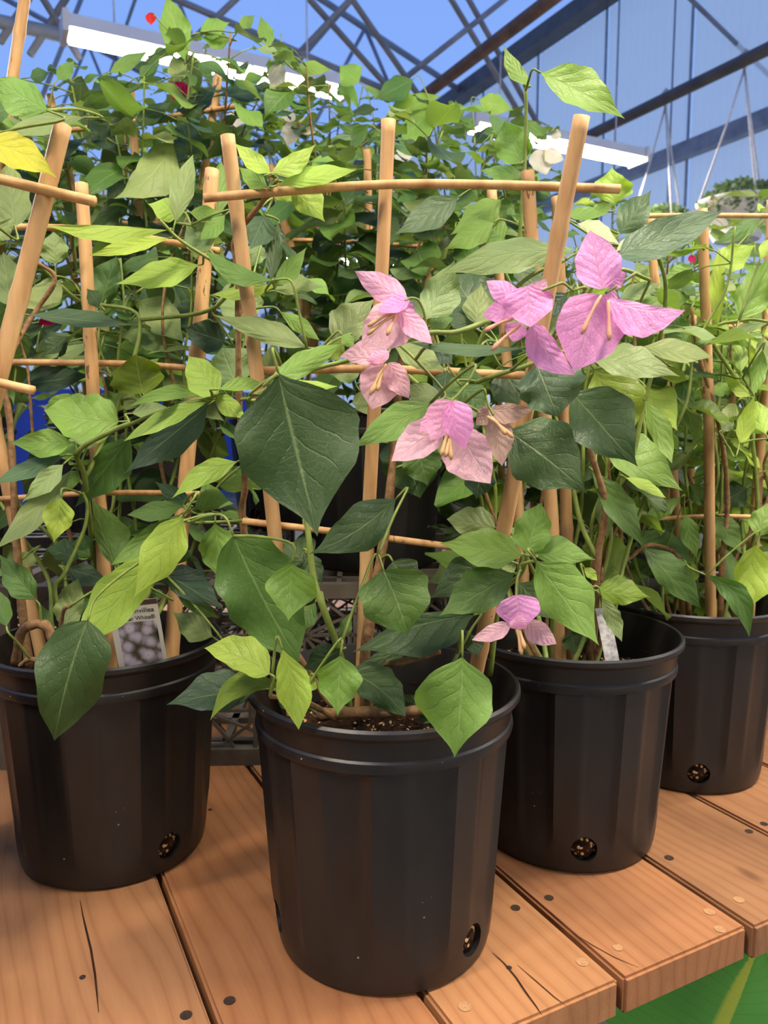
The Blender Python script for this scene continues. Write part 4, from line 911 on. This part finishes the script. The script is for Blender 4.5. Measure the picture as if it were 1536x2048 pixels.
flower('F', T5, .64, [(325, 352), (352, 340), (385, 352), (408, 410), (412, 480)], [
    (330, 350, 122, 230, 50, 52, .0, 'pp', .3), (310, 370, 150, 548, 70, 105, .012, 'pq', .5), (300, 385, 440, 528, 45, 40, -.008, 'pp', .4), (345, 345, 215, 395, 34, 30, -.006, 'pk', .7), (325, 345, 345, 448, 26, 30, .004, 'pk', .2)],
    [(300, 390, 176, 456), (292, 405, 174, 490), (296, 410, 254, 492)])
flower('F', T5, .69, [(245, 600), (262, 560), (280, 520)], [
    (250, 595, 60, 580, 70, 25, .006, 'pq', .5), (240, 615, 192, 798, 72, 82, .008, 'pq', .35), (262, 605, 345, 752, 50, 40, .0, 'pq', .3), (262, 562, 170, 600, 28, 28, -.008, 'pp', .6)],
    [(250, 610, 184, 736), (240, 630, 215, 720), (228, 640, 196, 726)])
flower('F', T5, .60, [(520, 850), (516, 770), (545, 735), (585, 690)], [
    (480, 860, 272, 1008, 72, 62, .008, 'pq', .6), (545, 880, 678, 1100, 110, 72, .004, 'pq', .45), (518, 760, 432, 925, 74, 45, -.006, 'pp', .2, -14), (520, 762, 572, 958, 45, 72, -.008, 'pk', .2, 12), (470, 785, 385, 890, 25, 30, .006, 'pp', .4)],
    [(505, 890, 476, 985), (512, 890, 516, 1002), (515, 900, 494, 990)])
flower('F', T5, .665, [(690, 820), (670, 780), (660, 740)], [(670, 800, 855, 792, 52, 20, .01, 'pb', .7), (690, 830, 725, 1028, 42, 62, .01, 'pb', .2), (680, 790, 620, 860, 30, 40, .015, 'pb', .3)],
    [(665, 825, 770, 912), (680, 830, 740, 900)])
flower('F', T5, .615, [(800, 345), (935, 292), (975, 280), (1015, 310)], [
    (790, 350, 660, 270, 40, 45, .008, 'pk', .5), (780, 370, 645, 415, 40, 50, .012, 'pk', .4), (810, 380, 905, 262, 66, 40, .004, 'pp', .5), (830, 292, 840, 460, 95, 92, -.008, 'pk', .35), (850, 445, 1025, 655, 68, 48, -.002, 'pk', .3, 28), (795, 440, 770, 520, 45, 40, .006, 'pk', .4)],
    [(770, 425, 655, 475), (800, 452, 684, 552)], 'floret_pink')
flower('F', T5, .60, [(1150, 320), (1180, 300), (1210, 280)], [
    (1120, 325, 1020, 640, 118, 135, .008, 'pk', .15), (1135, 302, 1085, 62, 92, 82, .0, 'pk', .25), (1165, 345, 1475, 390, 105, 22, .002, 'pk', .4, 22), (1150, 285, 1232, 235, 38, 36, .008, 'pk', .3), (1165, 300, 1185, 470, 30, 30, .012, 'pk', .2)],
    [(1130, 330, 1052, 486), (1160, 350, 1164, 512)], 'floret_pink')
flower('F', T8, .625, [(395, 640), (392, 550), (395, 480), (410, 430)], [
    (362, 680, 190, 750, 30, 40, .006, 'pq', .7), (440, 670, 575, 768, 55, 40, .006, 'pq', .5), (398, 545, 415, 700, 92, 88, -.004, 'pk', .25), (400, 640, 430, 700, 50, 50, -.010, 'pp', .2)],
    [(392, 680, 416, 816), (400, 690, 430, 790)])

# ------------------------------------------------------------------ background foliage, grown on the trellises
def leaf_variant(seed):
    r = random.Random(seed); sh = r.choice(['ov', 'ov', 'rd', 'el']); asp = {'ov': .30, 'rd': .36, 'el': .22}[sh] * r.uniform(.9, 1.15)
    bend = r.uniform(-.25, .10); fold = r.uniform(0, .35); tw = r.uniform(-.3, .3); ph = r.uniform(0, 6); nt, nc = 9, 2
    vs_, uvs, fs_ = [], [], []; k = 2 * nc + 1
    for i in range(nt + 1):
        q = i / nt; w_ = wid(sh, q) * asp
        for s in np.linspace(-1, 1, k):
            x = s * w_; z = bend * q * q + fold * abs(x) + .07 * math.sin(ph + 8 * q) * s * abs(s) + tw * x * q
            vs_.append((x, q, z)); uvs.append((s * .5 + .5, q))
    for i in range(nt):
        for j in range(k - 1): fs_.append((i * k + j, i * k + j + 1, (i + 1) * k + j + 1, (i + 1) * k + j))
    return mesh('leaf', vs_, fs_, M['leaf'], uvs=uvs)
VAR = [leaf_variant(s_) for s_ in range(14)]
VARV = {m_: np.array([tuple(v.co) for v in m_.vertices]) for m_ in VAR}; VARF = [tuple(p_.vertices) for p_ in VAR[0].polygons]; VARF5 = [tuple(x - 5 for x in f_) for f_ in VARF[4:]]
SIL = [(-200, 150), (0, 150), (60, 165), (130, 128), (250, 126), (300, 95), (330, 60), (400, 40), (450, 60), (560, 45), (600, 110), (690, 158), (830, 160), (890, 195), (990, 190), (1060, 205), (1110, 235), (1160, 300), (1230, 345), (1300, 375), (1400, 340), (1540, 325), (1800, 330)]
def sil(px): return np.interp(px, [a for a, b in SIL], [b for a, b in SIL])
def grow(pk, n, height, rad, cols, seed, size=(.05, .085), ymin=None, nst=11):
    p = PL[pk]; r = random.Random(seed); c = p.base; z0 = p.soil_z; nodes = []
    for k in range(nst):
        for attempt in range(8):
            ang = 2 * math.pi * (k + r.random()) / nst; x, y = c.x + r.uniform(-.04, .04), c.y + r.uniform(-.03, .03); hh = height * r.uniform(.66, 1.04); ro = rad * r.uniform(.35, 1.0); pts = []
            for i in range(9):
                q = i / 8; sp = q ** .7
                v_ = Vector((x + math.cos(ang) * ro * sp + r.uniform(-.012, .012), y + math.sin(ang) * ro * .75 * sp + r.uniform(-.012, .012), z0 - .02 + hh * q))
                if ymin and i > 1: v_.y = max(v_.y, ymin + r.uniform(0, .03))
                px, py = proj(v_)
                if i > 3 and py < sil(px) + 6: break
                pts.append(v_)
            if len(pts) < 4: continue
            q = p.stem(pts, .0034, .0014, k % 3 == 0, 5, True)
            if q: nodes += q[4:] + q[len(q) // 2:]; break
    made = tries = 0
    while made < n and tries < n * 16 and nodes:
        tries += 1
        b = nodes[r.randrange(len(nodes))]
        off = Vector((r.uniform(-1, 1), r.uniform(-1, 1), r.uniform(-.5, .8))).normalized() * r.uniform(.008, .055)
        q = b + off; out = Vector((off.x + (b.x - c.x) * .15, off.y + (b.y - c.y) * .15, 0)); out = out.normalized() if out.length > 1e-4 else Vector((1, 0, 0))
        d = (out + Vector((0, -.20, r.uniform(-1.0, .30)))).normalized(); L = r.uniform(*size)
        if b.z > z0 + height * .72: L *= .75
        if ymin and min(q.y, (q + d * L).y) < ymin: continue
        if any(proj(e)[1] < sil(proj(e)[0]) for e in (q, q + d * L)): continue
        nrm = Vector((r.uniform(-.5, .5), r.uniform(-1.0, .1), 1.0)); nrm = (nrm - d * nrm.dot(d)).normalized()
        X = d.cross(nrm).normalized(); mt = Matrix((X, d, nrm)).transposed()
        vm = VAR[r.randrange(len(VAR))]; wv_ = (VARV[vm] * L) @ np.array(mt).T + np.array(q)
        if sum(clash(wv_[5:], VARF5, pk)): continue
        put(wv_, VARF, pk, 'leaf')
        o = link('leaf', vm, p.root, q, mt.to_quaternion(), (L, L, L)); o.color = colour(r.choice(cols), r, .10)
        p.tw.tube([b, b.lerp(q, .6) + Vector((0, 0, .003)), q], .0009, 5); made += 1
GR = ['M', 'M', 'G', 'D', 'D', 'S', 'M']; GD = ['D', 'D', 'M', 'DB', 'S', 'M']; GY = ['Y', 'G', 'G', 'M', 'Y', 'S', 'O']
grow('B2', 275, .78, .24, ['M', 'D', 'M', 'G', 'S', 'DB'], 1, (.06, .105)); grow('B1', 285, .66, .24, GR, 2, (.06, .105)); grow('B3', 230, .66, .25, GR, 3, (.06, .105))
grow('C1', 270, .95, .29, GR, 4, (.065, .105)); grow('C2', 290, 1.04, .29, ['M', 'G', 'D', 'M', 'O'], 5, (.065, .105)); grow('C3', 285, .88, .29, ['M', 'G', 'M', 'D', 'O'], 6, (.065, .105))
grow('R5', 270, .66, .24, GR, 7, (.06, .10)); grow('R4', 250, .66, .25, GY, 8, (.06, .10)); grow('R6', 230, .70, .27, GY, 9, (.06, .105)); grow('R7', 290, .92, .30, GY, 10, (.065, .11))
grow('R3', 130, .54, .20, GY, 11, (.055, .095), 1.12); grow('R2', 110, .62, .22, ['M', 'G', 'D', 'S', 'O'], 12, (.055, .095), .99); grow('L', 110, .58, .24, GR, 13, (.055, .095), 1.0)
many('B2', UA, [(740, 240, 668, -15, 55, 62, 1.30, 'G', 'el', 0, .3), (720, 320, 690, 215, 35, 35, 1.30, 'S', 'ov'), (690, 560, 455, 795, 70, 95, 1.2, 'S', 'ov', -40, .5), (770, 620, 750, 470, 80, 80, 1.32, 'D', 'rd'),
    (755, 455, 872, 335, 35, 40, 1.28, 'DB', 'ov'), (530, 505, 685, 408, 35, 35, 1.28, 'B', 'el'), (465, 465, 565, 420, 40, 45, 1.29, 'DB', 'ov'), (350, 480, 470, 620, 40, 60, 1.28, 'DB', 'ov'), (800, 130, 920, 90, 40, 40, 1.36, 'G', 'ov'), (920, 160, 800, 150, 30, 40, 1.35, 'G', 'ov'),
    (960, 110, 1020, 60, 25, 25, 1.36, 'G', 'ov'), (1080, 190, 1040, 60, 30, 30, 1.36, 'G', 'ov'), (1160, 260, 1100, 180, 40, 40, 1.36, 'M', 'ov'), (1190, 270, 1330, 280, 25, 30, 1.36, 'G', 'ov'), (230, 320, 300, 240, 30, 30, 1.34, 'G', 'ov'), (120, 310, 200, 290, 30, 30, 1.34, 'M', 'ov'), (440, 290, 600, 200, 30, 30, 1.34, 'G', 'ov')])
many('C3', UB, [(115, 318, -40, 400, 45, 50, 1.8, 'M', 'ov'), (0, 475, 225, 380, 40, 50, 1.8, 'G', 'el'), (180, 450, 70, 560, 50, 60, 1.8, 'G', 'rd'), (-100, 330, -180, 260, 50, 50, 1.8, 'G', 'ov'), (380, 400, 520, 440, 40, 40, 1.75, 'G', 'ov')])
for pk, tile, Y, st, br, in (
    ('C3', UB, 1.72, [(640, 640), (640, 600)], [(610, 600, 650, 700, 40, 50, 0, 'wh', .3), (640, 610, 720, 640, 30, 30, .01, 'wh', .5), (690, 560, 680, 510, 20, 20, .01, 'wh', .3)]),
    ('C3', UB, 1.7, [(40, 640), (40, 600)], [(40, 620, 120, 620, 30, 25, 0, 'wh', .5), (40, 620, 90, 670, 22, 26, .01, 'wh', .4), (40, 620, 20, 680, 25, 25, 0, 'wh', .3)]),
    ('B2', UA, 1.28, [(1130, 300), (1120, 250)], [(1110, 250, 1110, 385, 35, 30, 0, 'wh', .2), (1120, 255, 1080, 350, 20, 20, .01, 'wh', .2)]),
    ('C2', UA, 1.68, [(1180, 480), (1180, 440)], [(1180, 480, 1110, 435, 22, 20, 0, 'wh', .4), (1185, 490, 1150, 585, 40, 30, 0, 'wh', .2), (1190, 490, 1265, 530, 30, 30, 0, 'wh', .4)]),
    ('C2', UA, 1.68, [(950, 440), (960, 410)], [(950, 440, 945, 510, 35, 35, 0, 'wh', .3), (1010, 450, 1030, 510, 28, 28, 0, 'wh', .3)]),
    ('B2', UA, 1.29, [(735, 330), (745, 300)], [(735, 330, 690, 400, 30, 35, 0, 'mg', .3), (735, 335, 745, 390, 20, 20, 0, 'mg', .3), (700, 350, 655, 340, 20, 20, .01, 'mg', .3)]),
    ('B2', UA, 1.29, [(615, 60), (680, 130)], [(600, 50, 605, 100, 18, 20, 0, 'rd', .3)]),
    ('B3', W, 1.05, [(95, 640), (90, 628)], [(80, 642, 118, 634, 12, 9, 0, 'mg', .4), (100, 632, 76, 650, 8, 8, .01, 'mg', .3)]),
    ('L', W, .93, [(132, 972), (140, 960)], [(122, 970, 144, 978, 9, 9, 0, 'rd', .3)]),
    ('R4', W, 1.3, [(1385, 512), (1385, 500)], [(1378, 512, 1392, 524, 7, 7, 0, 'mg', .3)])):
    flower(pk, tile, Y, st, br, [])
for p in PL.values(): p.finish()

# ------------------------------------------------------------------ plant tags
def photo_print():
    t = NT('printed_flower_photo'); tcn = t.n('ShaderNodeTexCoord')
    vo = t.n('ShaderNodeTexVoronoi', feature='F1'); vo.inputs['Scale'].default_value = 80; t.l(tcn.outputs['Object'], vo.inputs['Vector'])
    nz = t.noise(tcn.outputs['Object'], 70, 3)
    c = t.ramp(t.math('MULTIPLY_ADD', nz, .5, t.math('MULTIPLY', vo.outputs['Distance'], .75)), [(.25, lin((226, 214, 226))), (.55, lin((190, 176, 196))), (.75, lin((110, 102, 90))), (.95, lin((40, 38, 30)))])
    ctr = t.math('LESS_THAN', vo.outputs['Distance'], .1); c = t.mix(t.math('MULTIPLY', ctr, .7), c, C4((186, 172, 60)))
    return t.done(t.bsdf(c, .35, .4).outputs[0])
M['print'] = photo_print(); M['ink'] = noisy('tag_ink', (36, 32, 36), (46, 42, 44), 50, .6, .2); M['card'] = noisy('tag_card', (206, 200, 190), (216, 210, 200), 20, .45, .4); M['brown_band'] = noisy('tag_band', (70, 52, 46), (84, 64, 56), 20, .5, .3)
def text_mesh(body, size, width=None):
    cu = bpy.data.curves.new('txt', 'FONT'); cu.body = body; cu.size = size; cu.align_x = 'LEFT'; cu.extrude = .0001
    o = bpy.data.objects.new('txt', cu); COL.objects.link(o); dg = bpy.context.evaluated_depsgraph_get(); dg.update()
    me = bpy.data.meshes.new_from_object(o.evaluated_get(dg)); bpy.data.objects.remove(o)
    return me
TY = .845
tl, trr, brr, bl = at_y(247, 1207, TY), at_y(346, 1196, TY), at_y(341, 1335, TY + .006), at_y(240, 1345, TY + .006)
tag_root = empty('plant_tag', (bl + brr) / 2); tag(tag_root, 'white plant tag printed with a photo of pale flowers, stuck inside a pot rim', 'plant tag')
ex = (trr - tl).normalized(); ez = ((tl - bl) - ex * (tl - bl).dot(ex)).normalized(); ey = ez.cross(ex)
Wd, Ht = (trr - tl).length, (tl - bl).length
rot = Matrix((ex, ez, ex.cross(ez))).transposed()
def tagbox(name, x0, x1, z0, z1, th, mat, off=0.0):
    c = bl + ex * (x0 + x1) / 2 * Wd + ez * (z0 + z1) / 2 * Ht - ey * 0
    nrm = ex.cross(ez); 
    return MB().box(c + nrm * off, ex * (x1 - x0) / 2 * Wd, ez * (z1 - z0) / 2 * Ht, nrm * th).build(name, mat, tag_root, smooth=False)
tagbox('card', 0, 1, -.02, 1, .0006, M['card']); tagbox('band', 0, 1, .93, 1.0, .0002, M['brown_band'], .0007); tagbox('photo', .13, .92, .02, .70, .0002, M['print'], .0007)
for body, zz in (('Bougainvillea', .825), ('Rijnstar White\u00ae', .725)):
    me = text_mesh(body, .0078); me.materials.append(M['ink'])
    xs = [v.co.x for v in me.vertices]; k = (Wd * .80) / (max(xs) - min(xs)); me.transform(Matrix.Diagonal((k, min(k, 1.0), 1, 1)))
    link('lettering', me, tag_root, bl + ex * Wd * .10 + ez * Ht * zz + ex.cross(ez) * .0009, rot.to_quaternion())
# small weathered tag in the second pot
a, b = at_y(1204, 1216, .93), at_y(1226, 1330, .90)
d = (b - a).normalized(); sd = d.cross(Vector((0, 1, 0))).normalized()
t2 = MB().box((a + b) / 2, d * (b - a).length / 2, sd * .0085, d.cross(sd) * .0006).build('plant_tag', noisy('weathered_tag', (120, 118, 116), (196, 194, 196), 160, .5, .3), None, smooth=False)
tag(t2, 'narrow weathered grey white tag leaning inside the pot with the round drain hole', 'plant tag')

# ------------------------------------------------------------------ hanging baskets on the dark pipe
def basket(px, py_, wpx, label, seed):
    r = random.Random(seed)
    top = at_z(px, 150, CH); # direction only
    rr = ray(px, 150); sc = 3.77 / (rr.x * TU.x + rr.y * TU.y); Yp = rr.y * sc
    c = at_y(px, py_, Yp); hook = Vector((c.x, c.y, CH - .05)); R = wpx / F * Yp / 2
    root = empty('hanging_basket', c); tag(root, label, 'hanging basket', 'hanging baskets on the dark pipe')
    N = 28; vs_, fs_ = [], []
    for (q, z) in ((.55, -.20), (.72, -.13), (.9, -.03), (1.0, 0.0), (1.03, .012), (.98, .012), (.9, -.02), (0.02, -.03)):
        for j in range(N): vs_.append(c + Vector((R * q * math.cos(2 * math.pi * j / N), R * q * math.sin(2 * math.pi * j / N), z)))
    for i in range(7):
        for j in range(N): j2 = (j + 1) % N; fs_.append((i * N + j, i * N + j2, (i + 1) * N + j2, (i + 1) * N + j))
    fs_.append(tuple(range(N)))
    obj('basket_bowl', vs_, fs_, M['white_plastic'], root, c)
    for k in range(3):
        th = 2 * math.pi * k / 3 + .5; e = c + Vector((R * math.cos(th), R * math.sin(th), 0))
        MB().tube([hook, hook.lerp(e, .3) + Vector((0, 0, -.02)), e], .006, 6).build('hanger_string', M['string'], root, origin=hook)
    MB().tube([hook, hook + Vector((0, 0, .03)), hook + Vector((.03, -.02, .075)), hook + Vector((0, 0, .10)), hook + Vector((-.03, .02, .06)), hook], .010, 6).build('hook', M['string'], root, origin=hook)
    b = MB()
    vs_, fs_, uvs = [], [], []
    for k in range(900):                      # dense cushion of tiny succulent leaves
        th = r.uniform(0, 6.28); q = math.sqrt(r.random()) * 1.1; z = .10 * (1 - q * q) + r.uniform(-.02, .02) - (.10 * r.random() if q > .9 else 0)
        p0 = c + Vector((R * q * math.cos(th), R * q * math.sin(th), z)); d = Vector((r.uniform(-1, 1), r.uniform(-1, 1), r.uniform(-.3, 1))).normalized() * .035
        s_ = d.cross(Vector((r.uniform(-1, 1), r.uniform(-1, 1), 1))).normalized() * .012; n = len(vs_)
        vs_ += [p0, p0 + d * .5 + s_, p0 + d, p0 + d * .5 - s_]; uvs += [(.5, 0), (1, .5), (.5, 1), (0, .5)]; fs_.append((n, n + 1, n + 2, n + 3))
    o = obj('cushion_leaves', vs_, fs_, M['leaf'], root, c, uvs=uvs); o.color = (*lin((86, 112, 84)), 1); o['kind'] = 'stuff'
basket(1476, 408, 150, 'white hanging basket overflowing with tiny grey green leaves, on the dark pipe', 1)
basket(1322, 452, 120, 'white hanging basket on the dark pipe, mostly hidden behind the foliage', 2)
# thin plumb chains in front of the wall
for x, z in ((1350, 'between the two hanging baskets'), (1238, 'behind a lamp end')):
    rr = ray(x, 30); sc = 4.6 / (rr.x * TU.x + rr.y * TU.y); q = rr * sc
    c = Vector((q.x, q.y, 0)); o = MB().tube([c + Vector((0, 0, H + .7)), c + Vector((0, 0, EAVE - .1))], .007, 6).build('chain', M['pipe'], None)
    tag(o, 'thin grey chain hanging straight down before the side wall, ' + z, 'chain', 'chains before the side wall')

# ------------------------------------------------------------------ broad leaved plant under the bench edge
gp = empty('broad_leaf_plant', at_z(1480, 2300, .0) * 1.0); gp.location.z = 0; ORG[gp] = Vector(gp.location)
tag(gp, 'broad glossy dark green tropical plant with yellow ribs growing below the bench edge', 'plant')
base = Vector((gp.location.x, gp.location.y, 0))
vs_, fs_ = [], []; N = 24
for (q, z) in ((.08, 0), (.085, .01), (.105, .2), (.112, .2), (.112, .215), (.10, .215), (.095, .18), (.001, .18)):
    for j in range(N): vs_.append(base + Vector((q * math.cos(2 * math.pi * j / N), q * math.sin(2 * math.pi * j / N), z)))
for i in range(7):
    for j in range(N): j2 = (j + 1) % N; fs_.append((i * N + j, i * N + j2, (i + 1) * N + j2, (i + 1) * N + j))
fs_.append(tuple(range(N))[::-1]); obj('pot', vs_, fs_, M['pot'], gp, base)
def glossy_leaf():
    t = NT('broad_leaf'); uvn = t.n('ShaderNodeUVMap'); sx = t.n('ShaderNodeSeparateXYZ'); t.l(uvn.outputs[0], sx.inputs[0])
    au = t.math('ABSOLUTE', t.math('MULTIPLY_ADD', sx.outputs[0], 2.0, -1.0))
    fr = t.math('ABSOLUTE', t.math('SUBTRACT', t.math('FRACT', t.math('SUBTRACT', t.math('MULTIPLY', sx.outputs[1], 16), t.math('MULTIPLY', au, 2.2))), .5))
    vein = t.math('MAXIMUM', t.math('SUBTRACT', 1, t.math('DIVIDE', fr, .12)), 0)
    mid = t.math('MAXIMUM', t.math('SUBTRACT', 1, t.math('DIVIDE', au, .075)), 0); mid = t.math('MINIMUM', t.math('MULTIPLY', mid, 2.5), 1)
    oi = t.n('ShaderNodeObjectInfo')
    c = t.mix(t.math('MULTIPLY', vein, .18), oi.outputs['Color'], C4((56, 100, 40))); c = t.mix(mid, c, C4((176, 196, 70)))
    return t.done(t.bsdf(c, .28, .5, 0, t.bump(vein, .12, .003)).outputs[0])
M['broad'] = glossy_leaf()
def broad(b, t, wn, wm, Y, col, a, bx):
    o, q, d = blade('leaf', gp, b, t, wn, wm, Y, 'D', 'el', 0, a, bx, mat='leaf', nt=22, wav=.3, fold=.25, curl=-.03)
    o.data.materials.clear(); o.data.materials.append(M['broad']); o.color = (*lin(col), 1)
    MB().tube(smooth_line([q, q.lerp(base + Vector((0, 0, .2)), .4) + Vector((0, .02, .02)), base + Vector((0, 0, .18))], 6), .008, 8).build('leaf_stalk', M['greenstem'], gp, origin=q)
broad((1385, 2200), (1525, 1875), 120, 330, .83, (84, 160, 62), .15, -.25)
broad((1290, 2330), (1325, 1985), 130, 150, .90, (40, 96, 40), .15, .2)
broad((1590, 2150), (1500, 1895), 60, 70, .88, (130, 160, 100), .15, .2)
